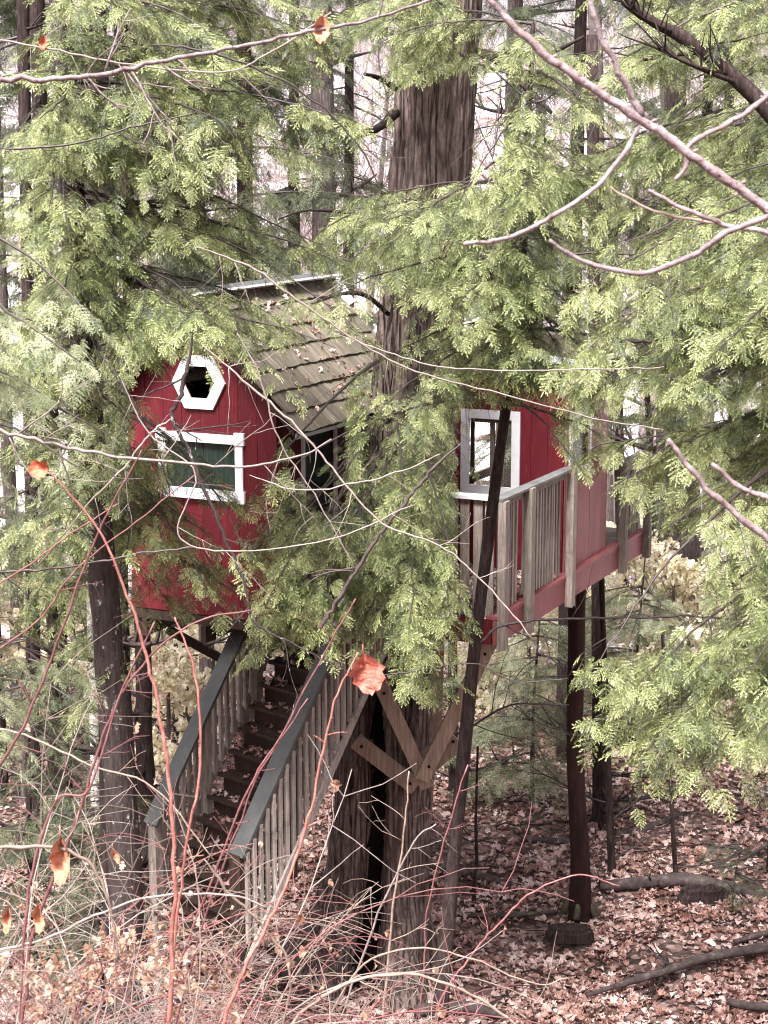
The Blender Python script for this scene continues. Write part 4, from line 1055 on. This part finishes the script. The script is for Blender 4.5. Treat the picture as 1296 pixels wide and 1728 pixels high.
# ---- beeches holding pale leaves
def beech(px, D, z0, z1, spread, n, label):
    X = (px - 648) / F * D * 1.02; rt = root('beech_sapling', label, 'tree', (X, D, 0.0)); zt = z1 + .5
    mb = MB(); path, rad = wavy_trunk(mb, [np.array([X, D, -.2]), np.array([X + .1, D, zt * .5]), np.array([X, D, zt])], [.045, .03, .012], 7); part('trunk', mb, M['bark_grey'], rt, True)
    br = MB(); pos = []; dr = []
    for i in range(n):
        z = z0 + (z1 - z0) * rng.random(); a = rng.uniform(0, 6.28); L = spread * rng.uniform(.5, 1)
        p = np.array([X, D, z]); d = np.array([math.cos(a), math.sin(a), .15]); q = [p + d * L * t + np.array([0, 0, -.12 * L * t * t]) + rng.normal(0, .03, 3) * t for t in np.linspace(0, 1, 6)]
        br.tube(q, np.linspace(.010, .003, 6), 3, cap=False)
        for _ in range(34):
            t = rng.uniform(.2, 1); k = p + d * L * t + rng.normal(0, .11, 3) * np.array([1, 1, .6]); pos.append(k); dr.append((rng.normal(0, .5), rng.normal(0, .5), -.8))
    part('branches', br, M['bark_grey'], rt, True, 'stuff')
    pos = np.array(pos); nn = rng.normal(0, 1, (len(pos), 3)); nn[:, 2] *= .3
    instanced('leaves', LEAF, pos, quat_from_axes(np.array(dr), nn), rng.uniform(.09, .16, len(pos)), [M['beech']], rt, None, ORG[rt.name])
for a in ((885, 27, 0.2, 2.3, 1.3, 26, 'beech sapling holding pale straw leaves under the deck corner'),
          (1010, 29, 0.3, 2.2, 1.4, 26, 'pale-leaved beech sapling behind the round deck post'),
          (1130, 27, 0.8, 3.3, 1.3, 26, 'pale-leaved beech sapling left of the grey furrowed trunk'),
          (1215, 26, 0.8, 3.0, 1.1, 20, 'pale-leaved beech sapling at the right, beyond the bright bough'),
          (330, 27, 0.2, 2.3, 1.3, 30, 'beech sapling with cream leaves in the gap beneath the red cabin'),
          (265, 24, 0.3, 2.4, .9, 22, 'small cream-leaved beech just left of the left stair railing'),
          (840, 30, 0.0, 1.6, 1.5, 30, 'large pale beech behind the leaning sapling, low under the deck'),
          (940, 34, 0.0, 1.3, 1.8, 30, 'pale beech farther back, seen left of the round deck post'),
          (1075, 33, 0.2, 2.2, 1.8, 34, 'pale beech farther back, beneath the far end of the red beam'),
          (390, 32, 0.0, 1.0, 1.5, 26, 'pale beech farther back behind the top of the stairs'),
          (20, 24, 2.0, 3.8, 1.0, 20, 'pale beech twig cluster at the left edge, level with the cabin floor'),
          (70, 29, 0.8, 3.2, 1.4, 24, 'pale-leaved beech sapling at the far left')):
    beech(*a)

# ================================================================ FLOOR CLUTTER
def log(pts, radii, label, name='fallen_log', mat='log', knots=0):
    mb = MB(); wavy_trunk(mb, pts, radii, 10, amp=.3, freq=7, n=8)
    r = random.Random(len(label))
    path = smoothpath(pts, 4)
    for _ in range(knots):
        p = path[r.randrange(len(path))]; mb.tube([p, p + np.array([r.uniform(-.1, .1), r.uniform(-.1, .1), .12]), p + np.array([r.uniform(-.3, .3), r.uniform(-.2, .2), .25])], [.02, .012, .005], 5)
    thing(name, mb, M[mat], label, 'log' if name == 'fallen_log' else 'branch', smooth=True)
def g(x, y, r=.05): q = PG(x, y); q[2] = gz(q[0], q[1]) + r; return q
log([g(1012, 1492, .09), g(1080, 1491, .09), g(1150, 1489, .1), g(1215, 1497, .09), g(1300, 1506, .06), g(1400, 1500, .05)], [.07, .085, .09, .08, .05], 'dark fallen log lying behind the mossy deck post at the right', knots=4)
log([g(990, 1668, .03), g(1060, 1650, .06), g(1130, 1632, .09), g(1200, 1612, .1), g(1310, 1596, .1), g(1400, 1590, .1)], [.02, .045, .055, .06, .06], 'bent mossy limb lying across the lower right corner', 'fallen_branch', knots=5)
log([g(715, 1455), g(770, 1462), g(830, 1474), g(880, 1480, .02)], [.07, .06, .03], 'grey fallen log on the leaves right of the big trunk', knots=2)
log([g(775, 1528, .03), g(850, 1526, .04), g(940, 1522, .03)], [.02, .035, .02], 'thin stick lying on the leaves left of the mossy deck post', 'fallen_branch')
log([g(1040, 1400), g(1090, 1392), g(1130, 1378), g(1175, 1366)], [.06, .05, .03], 'pale fallen log farther back, behind the dark fallen log')
log([g(880, 1405), g(940, 1408), g(1000, 1410)], [.05, .05, .04], 'pale half-buried log farther back, left of the round deck post')
log([g(1240, 1360), g(1275, 1395), g(1310, 1400)], [.03, .05, .05], 'short dark log at the right edge below the bright bough')
log([g(1250, 1445, .05), g(1275, 1438, .12), g(1330, 1420, .25)], [.02, .025, .03], 'dead stick propped at the right edge on the leafy floor', 'fallen_branch')
log([g(1230, 1680, .03), g(1270, 1690, .05), g(1330, 1690, .05)], [.04, .045, .05], 'dark limb lying low at the bottom right corner', 'fallen_branch')
log([g(700, 1700, .05), g(780, 1690, .05), g(850, 1700, .03)], [.07, .07, .05], 'dark rotting log at the foot of the leaning sapling')
log([g(1240, 1580, .03), g(1290, 1570, .05), g(1350, 1565, .05)], [.03, .04, .05], 'dark stick above the mossy limb at the right edge', 'fallen_branch')
def stump(x, y, r, h, label, seed, sx=1.0):
    c = PG(x, y); mb = MB(); rr = random.Random(seed); N = 26; v = []
    jag = lambda a: h * (1 + .45 * mn.noise(Vector((math.cos(a) * 3, math.sin(a) * 3, seed + 5))))
    for z, k in [(-.1, 1.2), (0, 1.12), (.5, 1.0), (1, .98), (1, .84), (.55, .74), (.45, .3)]:
        for i in range(N):
            a = 2 * math.pi * i / N; q = r * k * (1 + .2 * mn.noise(Vector((math.cos(a) * 2, math.sin(a) * 2, seed))) + .07 * (i % 2))
            v.append((c[0] + q * math.cos(a) * sx, c[1] + q * math.sin(a) * .55, z * jag(a) if z > 0 else z))
    nr = 7
    f = [(j * N + i, j * N + (i + 1) % N, (j + 1) * N + (i + 1) % N, (j + 1) * N + i) for j in range(nr - 1) for i in range(N)] + [tuple(range((nr - 1) * N, nr * N))]
    mb.add(v, f); thing('tree_stump', mb, M['bark_dark'], label, 'stump')
stump(962, 1572, .19, .06, 'low dark rotten stump in front of the mossy deck post', 1, 1.25)
stump(1185, 1512, .20, .10, 'dark broken stump under the fallen log at the right', 2, 1.3)

# ================================================================ FOREGROUND TWIGS AND CANES
def twig_obj(name, pts, D, w0, w1, mat, label, side=0, slen=.3, seed=0, cat='branch', buds=False, group=None, thorns=0, z_end=None):
    """pts are photo positions at distance D (number or list); widths in photo pixels"""
    Ds = D if isinstance(D, (list, tuple)) else [D] * len(pts)
    P3 = [P(x, y, d) for (x, y), d in zip(pts, Ds)]
    Dm = sum(Ds) / len(Ds)
    path = smoothpath(P3, 7); m = len(path); r = random.Random(seed * 7 + 1)
    for i in range(m): path[i] += np.array([mn.noise(Vector(path[i] * 9 + 5)), 0, mn.noise(Vector(path[i] * 9))]) * .006 * Dm / 8
    rad = np.linspace(pxr(w0, Dm), pxr(w1, Dm), m)
    if not thorns: rad = rad * np.minimum(1, .35 + np.arange(m) / m * 5)
    for i in range(m): path[i] += np.array([mn.noise(Vector(path[i] * 31 + 9)), 0, mn.noise(Vector(path[i] * 29))]) * rad[i] * (.7 if buds else 1.4)
    if buds: rad = rad * .82 * (1 + .22 * (np.arange(m) % 5 == 0)) * np.array([1 + .12 * mn.noise(Vector(q * 60)) for q in path])
    else: rad = rad * .86
    mb = MB(); mb.tube(path, rad, 7)
    if buds:
        for j in range(2, m - 1, 5):
            for sg in ((1, -1) if r.random() < .6 else (r.choice((1, -1)),)):
                tgb = unit(path[j + 1] - path[j - 1]); sdb = np.array([-tgb[2], 0, tgb[0]]) * sg
                L_ = rad[j] * r.uniform(.9, 1.6); p1 = path[j] + sdb * rad[j] * .8; q1 = p1 + unit(tgb * .7 + sdb) * L_
                mb.tube([p1, (p1 + q1) / 2 + sdb * L_ * .1, q1], [rad[j] * .45, rad[j] * .42, rad[j] * .12], 5)
    def shoot(p, d, L, rr, dep):
        k = 5; q = [p]; dd = d
        for _ in range(k): dd = unit(dd + np.array([r.uniform(-.2, .2), r.uniform(-.2, .2), r.uniform(-.2, .2)])); q.append(q[-1] + dd * L / k)
        mb.tube(np.array(q), np.linspace(rr, rr * .45, k + 1), 4)
        if dep:
            for i in (1, 3, 4):
                if r.random() < .7: shoot(q[i], unit(dd + np.array([r.uniform(-1, 1), r.uniform(-.5, .5), r.uniform(-1, 1)])), L * .5, rr * .6, dep - 1)
    for i in range(side):
        j = r.randrange(2, m - 1); tg = unit(path[min(j + 1, m - 1)] - path[j - 1])
        sdv = np.array([-tg[2], 0, tg[0]]) * (1 if i % 2 else -1)
        shoot(path[j], unit(tg * .7 + sdv + np.array([0, r.uniform(-.3, .3), 0])), slen * r.uniform(.5, 1.2) * Dm / 8, rad[j] * .5, 1)
    for i in range(thorns):
        j = r.randrange(1, m - 1); a = r.uniform(0, 6.28); d = np.array([math.cos(a), -.3, math.sin(a)]); mb.tube([path[j], path[j] + unit(d) * rad[j] * 2.6], [rad[j] * .45, rad[j] * .1], 4)
    return thing(name, mb, M[mat], label, cat, group, True)
tw = twig_obj
tw('maple_branch', [(800, -30), (880, 55), (960, 122), (1080, 200), (1180, 268), (1296, 355), (1400, 440)], 4.0, 15, 21, 'maple', 'thick pinkish maple branch running down across the top right', buds=True, seed=1)
tw('maple_branch', [(985, -40), (1010, 50), (1045, 120), (1085, 198)], 4.0, 11, 13, 'maple', 'straight maple twig dropping from the top edge into the thick maple branch', buds=True, seed=2)
tw('maple_branch', [(1085, 203), (1050, 262), (1000, 320), (920, 372), (850, 402), (782, 413)], [4, 3.98, 3.95, 3.9, 3.88, 3.86], 11, 8, 'maple', 'curved maple twig swinging down left from the thick maple branch', buds=True, seed=3)
tw('maple_branch', [(1400, 90), (1330, 135), (1272, 180), (1215, 218), (1162, 246), (1158, 280), (1140, 304)], 4.0, 13, 8, 'maple', 'small hooked maple twig near the right edge crossing the thick branch', buds=True, seed=4)
tw('maple_branch', [(1400, 350), (1300, 366), (1230, 392), (1160, 434), (1100, 458), (1040, 458), (980, 438), (925, 405)], 3.8, 14, 8, 'maple', 'maple twig hanging in a low curve from the right edge, upturned tip', buds=True, seed=5)
tw('maple_branch', [(1400, 412), (1296, 392), (1220, 378), (1150, 350), (1095, 320)], 3.9, 12, 7, 'maple', 'straight maple twig pointing up left above the curved twig', buds=True, seed=6)
tw('maple_branch', [(1225, 380), (1130, 363), (1080, 345), (1028, 314)], 3.92, 6, 4, 'cane_tan', 'thin tan twig forking off just beneath the straight maple twig', seed=7)
tw('maple_branch', [(1420, 1020), (1300, 915), (1220, 850), (1160, 785), (1126, 742)], 3.6, 16, 9, 'maple', 'reddish maple twig slanting up left at the middle of the right edge', buds=True, seed=8)
tw('maple_branch', [(1420, 905), (1310, 850), (1250, 820), (1200, 782)], 3.6, 13, 8, 'maple', 'short pale maple twig above the reddish slanting twig at the right edge', buds=True, seed=9)
tw('maple_branch', [(-120, 128), (0, 133), (120, 132), (210, 118), (280, 102), (420, 75), (540, 50), (640, 28), (800, -25)], 6.0, 12, 5, 'maple', 'long reddish branch crossing the top left with a curled dead leaf', 9, .35, seed=10)
tw('bare_twig', [(-80, 55), (60, 78), (200, 106), (370, 122), (450, 92), (560, 20)], 6.3, 4, 3, 'twig_pale', 'thin pale twig looping just above the long reddish branch, top left', 5, .25, seed=11)
tw('bare_twig', [(-100, 705), (0, 727), (100, 752), (200, 770), (330, 783), (430, 786), (520, 765), (560, 740)], 8, 9, 3, 'twig_pale', 'pale bare branch entering left and crossing below the cabin window', 9, .35, seed=12)
tw('bare_twig', [(205, 640), (250, 730), (330, 800), (300, 900), (380, 930), (560, 910), (700, 850)], 9, 3.5, 2.5, 'twig_pale', 'wiry pale twig looping over the red cabin wall beneath its window', 6, .3, seed=13)
tw('lichen_branch', [(325, 560), (316, 620), (300, 680), (290, 706), (318, 760), (350, 840), (385, 920), (410, 980), (430, 1050), (470, 1075), (540, 1110), (640, 1160)], 11, 10, 3, 'bark_lichen', 'lichen-grey dead branch hanging down over the left side of the hexagonal window', 7, .3, seed=14)
tw('bare_twig', [(292, 704), (250, 735), (210, 790), (150, 850), (60, 960)], 11, 5, 3, 'twig_pale', 'pale twig leading down left from the knee of the lichen-grey branch', 5, .3, seed=15)
tw('bare_twig', [(330, 415), (420, 450), (500, 505), (600, 575), (700, 625), (850, 665), (1000, 705), (1120, 725)], 12, 5, 2.5, 'twig_pale', 'long thin twig sloping right across the shingle roof and big trunk', 5, .25, seed=16)
tw('bare_twig', [(560, 560), (640, 590), (740, 618), (860, 626), (1000, 622), (1120, 620)], 12, 3.5, 2, 'twig_pale', 'thin level twig crossing the big trunk beneath the long sloping one', 0, seed=17)
tw('bare_twig', [(340, 580), (420, 650), (500, 720), (560, 790), (640, 880), (740, 920), (820, 985), (900, 1080)], 11.5, 5, 3, 'twig_pale', 'long pale twig slanting from the hexagonal window down to the leaning sapling', 6, .3, seed=18)
tw('bare_twig', [(400, 560), (440, 640), (470, 740), (540, 850), (600, 960)], 11, 4, 2.5, 'twig_pale', 'pale twig hanging across the right corner of the red cabin', 5, .3, seed=19)
tw('bare_twig', [(420, 800), (500, 828), (600, 815), (690, 790), (745, 765)], 10.5, 3.5, 2, 'twig_pale', 'thin pale twig dipping under the green side window', 4, .2, seed=20)
tw('dark_branch', [(780, 745), (730, 790), (690, 840), (640, 905), (600, 965), (560, 1030), (540, 1060)], 13.5, 6, 9, 'twig_dark', 'dark bare branch slanting over the big trunk above the stairs', 4, .2, seed=21)
tw('dark_branch', [(810, 1085), (850, 1055), (930, 1045), (1060, 1042), (1180, 1040), (1280, 1052)], 16, 7, 3, 'twig_dark', 'thin dark branch stretching level under the deck beam to the right', 3, .2, seed=22)
tw('dark_branch', [(250, 76), (330, 82), (420, 110), (500, 150), (570, 205), (620, 270), (645, 330)], 12.5, 5, 3, 'twig_dark', 'thin dark arched branch sweeping to the big trunk at the top', 5, .25, seed=23)
tw('dark_branch', [(800, 90), (900, 170), (960, 150), (1040, 240), (1100, 260), (1200, 330)], 17, 5, 4, 'twig_dark', 'dark crooked branch among the sprays right of the big trunk top', 5, .4, seed=24)
tw('dark_branch', [(890, 555), (960, 560), (1040, 575), (1120, 575), (1210, 570), (1300, 560)], 15.5, 8, 5, 'twig_dark', 'dark level branch above the small cabin roof', 4, .2, seed=25)
tw('dark_branch', [(950, 430), (1010, 428), (1090, 432), (1160, 445)], 14.5, 5, 3, 'twig_dark', 'short dark branch behind the low curved maple twig', 2, .2, seed=26)
tw('dark_branch', [(-60, 965), (0, 965), (60, 962), (160, 950), (250, 932), (330, 925)], 14, 6, 4, 'twig_dark', 'dark level branch crossing the lower red cabin wall from the left', 3, .2, seed=27)
tw('dark_branch', [(640, 1140), (720, 1130), (800, 1120), (870, 1150), (960, 1145)], 15, 3.5, 2, 'twig_dark', 'thin dark twig level with the trunk braces', 3, .2, seed=28)
tw('dark_branch', [(700, 1280), (790, 1230), (860, 1190), (960, 1190)], 19, 6, 3, 'twig_dark', 'dark dead side branch in the woods right of the braces', 6, .3, seed=29)
tw('dark_branch', [(150, 345), (200, 348), (260, 340), (330, 352), (400, 352)], 15, 10, 5, 'twig_dark', 'dark stub branch leaving the lichen-spotted trunk', 3, .2, seed=30)
tw('dark_branch', [(0, 250), (60, 250), (140, 240), (220, 215), (330, 190)], 13, 5, 3, 'twig_dark', 'dark thin branch across the lichen-spotted trunk', 4, .2, seed=31)
# bramble canes rising at the lower left
cn = lambda pts, D, a, b_, m, lab, side, sl, sd, th=0: tw('bramble_cane', pts, D, a, b_, m, lab, side, sl, sd, 'cane', False, 'bramble canes in the foreground', th)
cn([(288, 1900), (286, 1740), (292, 1600), (293, 1450), (284, 1300), (262, 1170), (232, 1055), (190, 940), (150, 872), (78, 790)], 5, 12, 3, 'cane_red', 'tallest salmon-red cane, arching left past the red cabin', 0, .1, 41, 26)
cn([(275, 1900), (282, 1740), (295, 1590), (315, 1430), (338, 1290), (332, 1160), (312, 1085), (296, 1040)], 5.05, 8, 3, 'cane_red', 'thinner salmon-red cane just right of the tallest one', 3, .12, 42, 20)
cn([(330, 1900), (372, 1740), (420, 1620), (480, 1500), (520, 1380), (545, 1270), (570, 1170), (605, 1100)], 5, 9, 3, 'cane_red', 'salmon-red cane leaning right across the stairs, big orange leaf on top', 3, .1, 43, 20)
cn([(10, 1900), (40, 1700), (60, 1560), (130, 1380), (155, 1300), (190, 1200), (240, 1120), (330, 1050), (430, 1030)], 5.5, 9, 3, 'cane_mag', 'magenta cane bending right across the dark left trunks', 4, .2, 44)
cn([(-60, 1360), (20, 1260), (80, 1130), (140, 960), (190, 850), (240, 760)], 5.5, 7, 3, 'cane_mag', 'magenta cane climbing along the left edge', 4, .2, 45)
cn([(240, 1900), (300, 1640), (360, 1480), (420, 1330), (480, 1230), (560, 1080), (600, 1010)], 6, 6, 3, 'cane_mag', 'thin magenta cane between the two stair railings', 4, .15, 46)
cn([(255, 1900), (330, 1600), (400, 1400), (440, 1300), (520, 1180)], 6.2, 5, 3, 'cane_mag', 'second thin magenta cane over the stair treads', 4, .15, 47)
cn([(700, 1900), (740, 1700), (790, 1620), (840, 1560), (900, 1505), (975, 1478), (1045, 1495)], 8, 6, 3, 'cane_mag', 'magenta cane arching right over the leaf-covered floor', 2, .15, 48)
cn([(-60, 1430), (100, 1432), (160, 1470), (185, 1530), (200, 1620)], 5, 9, 5, 'cane_tan', 'pale pinkish cane bowing down beside the hanging orange leaf', 3, .2, 49)
cn([(-60, 1610), (60, 1590), (160, 1545), (260, 1512), (380, 1510), (450, 1530)], 5.5, 6, 4, 'twig_pale', 'grey-white cane crossing level over the brambles at the left', 4, .2, 50)
cn([(345, 1450), (390, 1510), (440, 1560), (490, 1640), (470, 1760)], 6, 7, 5, 'cane_tan', 'kinked pale cane beneath the handrail end', 3, .15, 51)
cn([(430, 1800), (520, 1700), (620, 1650), (740, 1655), (860, 1720), (930, 1800)], 6, 8, 5, 'cane_tan', 'thick tan cane arching over the bottom centre', 3, .15, 52)
cn([(520, 1800), (600, 1640), (700, 1600), (800, 1620), (900, 1660), (960, 1650)], 7, 5, 3, 'cane_tan', 'slimmer tan cane arching at the foot of the leaning sapling', 3, .15, 53)
cn([(640, 1800), (660, 1560), (680, 1420), (690, 1300)], 8, 6, 3, 'cane_tan', 'upright pale shoot in front of the big trunk, forked at the top', 6, .3, 54)
cn([(700, 1790), (715, 1640), (720, 1540), (755, 1400), (790, 1290)], 9, 4, 3, 'cane_mag', 'thin magenta shoot right of the big trunk foot', 3, .15, 55)
cn([(560, 1760), (640, 1540), (700, 1420), (735, 1390)], 7.5, 5, 3, 'twig_pale', 'thin grey shoot leaning right across the big trunk foot', 3, .15, 56)
cn([(-40, 1120), (60, 1050), (130, 960), (230, 880), (330, 800)], 6, 4, 2.5, 'cane_mag', 'thin magenta cane crossing up right at the middle left', 3, .2, 57)
cn([(-40, 1010), (40, 960), (120, 900), (200, 850)], 6, 4, 2.5, 'cane_mag', 'short magenta cane at the middle left, uppermost of its kind', 2, .2, 58)
cn([(30, 1760), (50, 1500), (95, 1350), (150, 1330), (200, 1180), (260, 1050)], 5.2, 7, 3, 'cane_mag', 'dark red cane behind the hanging orange leaf', 5, .2, 59)
cn([(-60, 1220), (40, 1240), (150, 1290), (260, 1330), (360, 1450)], 5.8, 5, 3, 'cane_tan', 'pale cane running down right toward the stair railing', 5, .25, 60)

# the rest of the tangle
def thicket():
    groups = {'cane_tan': MB(), 'cane_mag': MB(), 'twig_pale': MB()}
    leafpos = []
    r = random.Random(99)
    def one(px, Y, L, mat, w, lean):
        p = P(px, 1900, Y); p = p + np.array([0, 0, -.1]); d = unit(np.array([lean, r.uniform(-.25, .25), 1.0])); q = [p]
        k = 13; curl = np.array([r.uniform(-.16, .16) + lean * .08, r.uniform(-.08, .08), -r.uniform(.04, .22)])
        for i in range(k): d = unit(d + curl + np.array([r.uniform(-.13, .13), r.uniform(-.1, .1), r.uniform(-.1, .1)])); q.append(q[-1] + d * L / k)
        q = np.array(q); rr = pxr(w, Y); groups[mat].tube(q, np.linspace(rr, rr * .35, k + 1), 5, cap=False)
        for i in range(2, k + 1):
            for _ in range(2):
                if r.random() < .62:
                    dd = unit(d * .3 + np.array([r.uniform(-1, 1), r.uniform(-.6, .6), r.uniform(-.7, .9)])); l_ = L * r.uniform(.08, .26); s = [q[i]]
                    for _k in range(4): dd = unit(dd + np.array([r.uniform(-.3, .3), r.uniform(-.2, .2), r.uniform(-.35, .2)])); s.append(s[-1] + dd * l_ / 4)
                    groups[mat].tube(s, np.linspace(rr * .5, rr * .25, 5), 3, cap=False)
                    if r.random() < .5: leafpos.append(s[-1]) 
    for i in range(260):
        px = 640 * r.random() ** 1.35 - 60; Y = r.uniform(4.6, 9.5); ph = r.uniform(200, 560) * (1.15 - .55 * max(px, 0) / 640)
        one(px, Y, ph / F * Y * 1.45, r.choice(['cane_tan'] * 5 + ['cane_mag'] * 3 + ['twig_pale'] * 2), r.uniform(2.2, 5), r.uniform(-.9, .9))
    for i in range(60):
        px = r.uniform(560, 1000); Y = r.uniform(6, 11); ph = r.uniform(170, 330) * (1.1 - .6 * (px - 560) / 440)
        one(px, Y, ph / F * Y * 1.4, r.choice(['cane_tan'] * 4 + ['cane_mag'] * 2 + ['twig_dark_'][:0] + ['twig_pale']), r.uniform(3, 5), r.uniform(-1.3, 1.3))
    for i in range(30):
        px = r.uniform(-60, 330); Y = r.uniform(5, 8); one(px, Y, r.uniform(600, 900) / F * Y, r.choice(['cane_tan', 'cane_mag', 'cane_mag', 'twig_pale']), r.uniform(3, 6), r.uniform(-.5, .7))
    nm = {'cane_tan': 'tan', 'cane_mag': 'magenta', 'twig_pale': 'grey-white'}
    for k, mb in groups.items():
        thing('bramble_thicket', mb, M[k], f'tangle of thin {nm[k]} bramble stems filling the lower left', 'brambles', smooth=True, kind='stuff')
    # withered leaves hanging in the tangle
    pos = [p for p in leafpos if r.random() < .45]
    for i in range(330):
        x = r.gauss(150, 110); y = 1640 + r.gauss(0, 28) + 22 * math.sin(x * .02)
        pos.append(P(x, y, r.uniform(5.2, 7)))
    pos = np.array(pos); dr = np.stack([rng.normal(0, .35, len(pos)), rng.normal(0, .35, len(pos)), -np.ones(len(pos))], 1); nn = rng.normal(0, 1, (len(pos), 3)); nn[:, 2] = 0
    o = instanced('withered_leaves', LEAF, pos, quat_from_axes(dr, nn), rng.uniform(.018, .05, len(pos)), [M['dryleaf']])
    o['label'] = 'small withered tan leaves hanging in the brambles'; o['category'] = 'leaves'
thicket()
# single large leaves
def single_leaf(x, y, D, size, mat, label, tilt, seed, wide=1.0):
    r = random.Random(seed); mb = MB(); n = 9; c = P(x, y, D)
    s = size * D / F; up_ = []; V = []
    ca, sa = math.cos(tilt), math.sin(tilt)
    for i in range(n):
        t = i / (n - 1); w = .36 * wide * math.sin(math.pi * min(1, t * .93 + .05)) ** .8 * (1 + .26 * (i % 2)) * r.uniform(.9, 1.08)
        for k, e in enumerate((-1, -.5, 0, .5, 1)):
            X = w * e; Z = -t; Yd = -.16 * abs(e) * (1 + .5 * math.sin(t * 9)) + .1 * math.sin(t * 5 + e * 2) + .07 * math.sin(t * 24 + e * 3) + r.uniform(-.045, .045)
            V.append((c[0] + s * (X * ca + Z * sa), c[1] + s * Yd, c[2] + s * (-X * sa + Z * ca)))
    f = [(i * 5 + k, i * 5 + k + 1, (i + 1) * 5 + k + 1, (i + 1) * 5 + k) for i in range(n - 1) for k in range(4)]
    mb.add(V, f)
    off = np.array(V[2]); mb.tube([off + np.array([0, 0, s * .25]), off], [s * .012, s * .016], 5)
    return thing('dead_leaf', mb, M[mat], label, 'leaf', smooth=True)
single_leaf(612, 1104, 4.95, 72, 'orange3', 'large crinkled salmon-orange leaf hanging in front of the stair railing', -.25, 1, 1.05)
single_leaf(80, 785, 5, 34, 'orange', 'small bright orange leaf at the tip of the tallest cane', 1.2, 2, 1.2)
single_leaf(545, 28, 6, 44, 'orange2', 'pale orange curled leaf on the long top branch', .1, 3, .75)
single_leaf(102, 1412, 5, 88, 'orange2', 'long folded orange leaf hanging above the brambles at the lower left', 0, 4, .5)
single_leaf(64, 1525, 5, 55, 'orange2', 'smaller tan leaf hanging left of the bowing cane', -.05, 5, .5)
single_leaf(14, 1530, 5, 50, 'orange2', 'tan leaf hanging at the very left edge low down', .1, 6, .45)
single_leaf(190, 1430, 5.2, 32, 'orange2', 'small tan leaf hanging right of the long folded orange leaf', -.4, 7, .5)
single_leaf(75, 62, 6.3, 22, 'orange', 'little rust leaf on a twig in the top left corner', .2, 8, .8)
print('objects', len(bpy.data.objects))
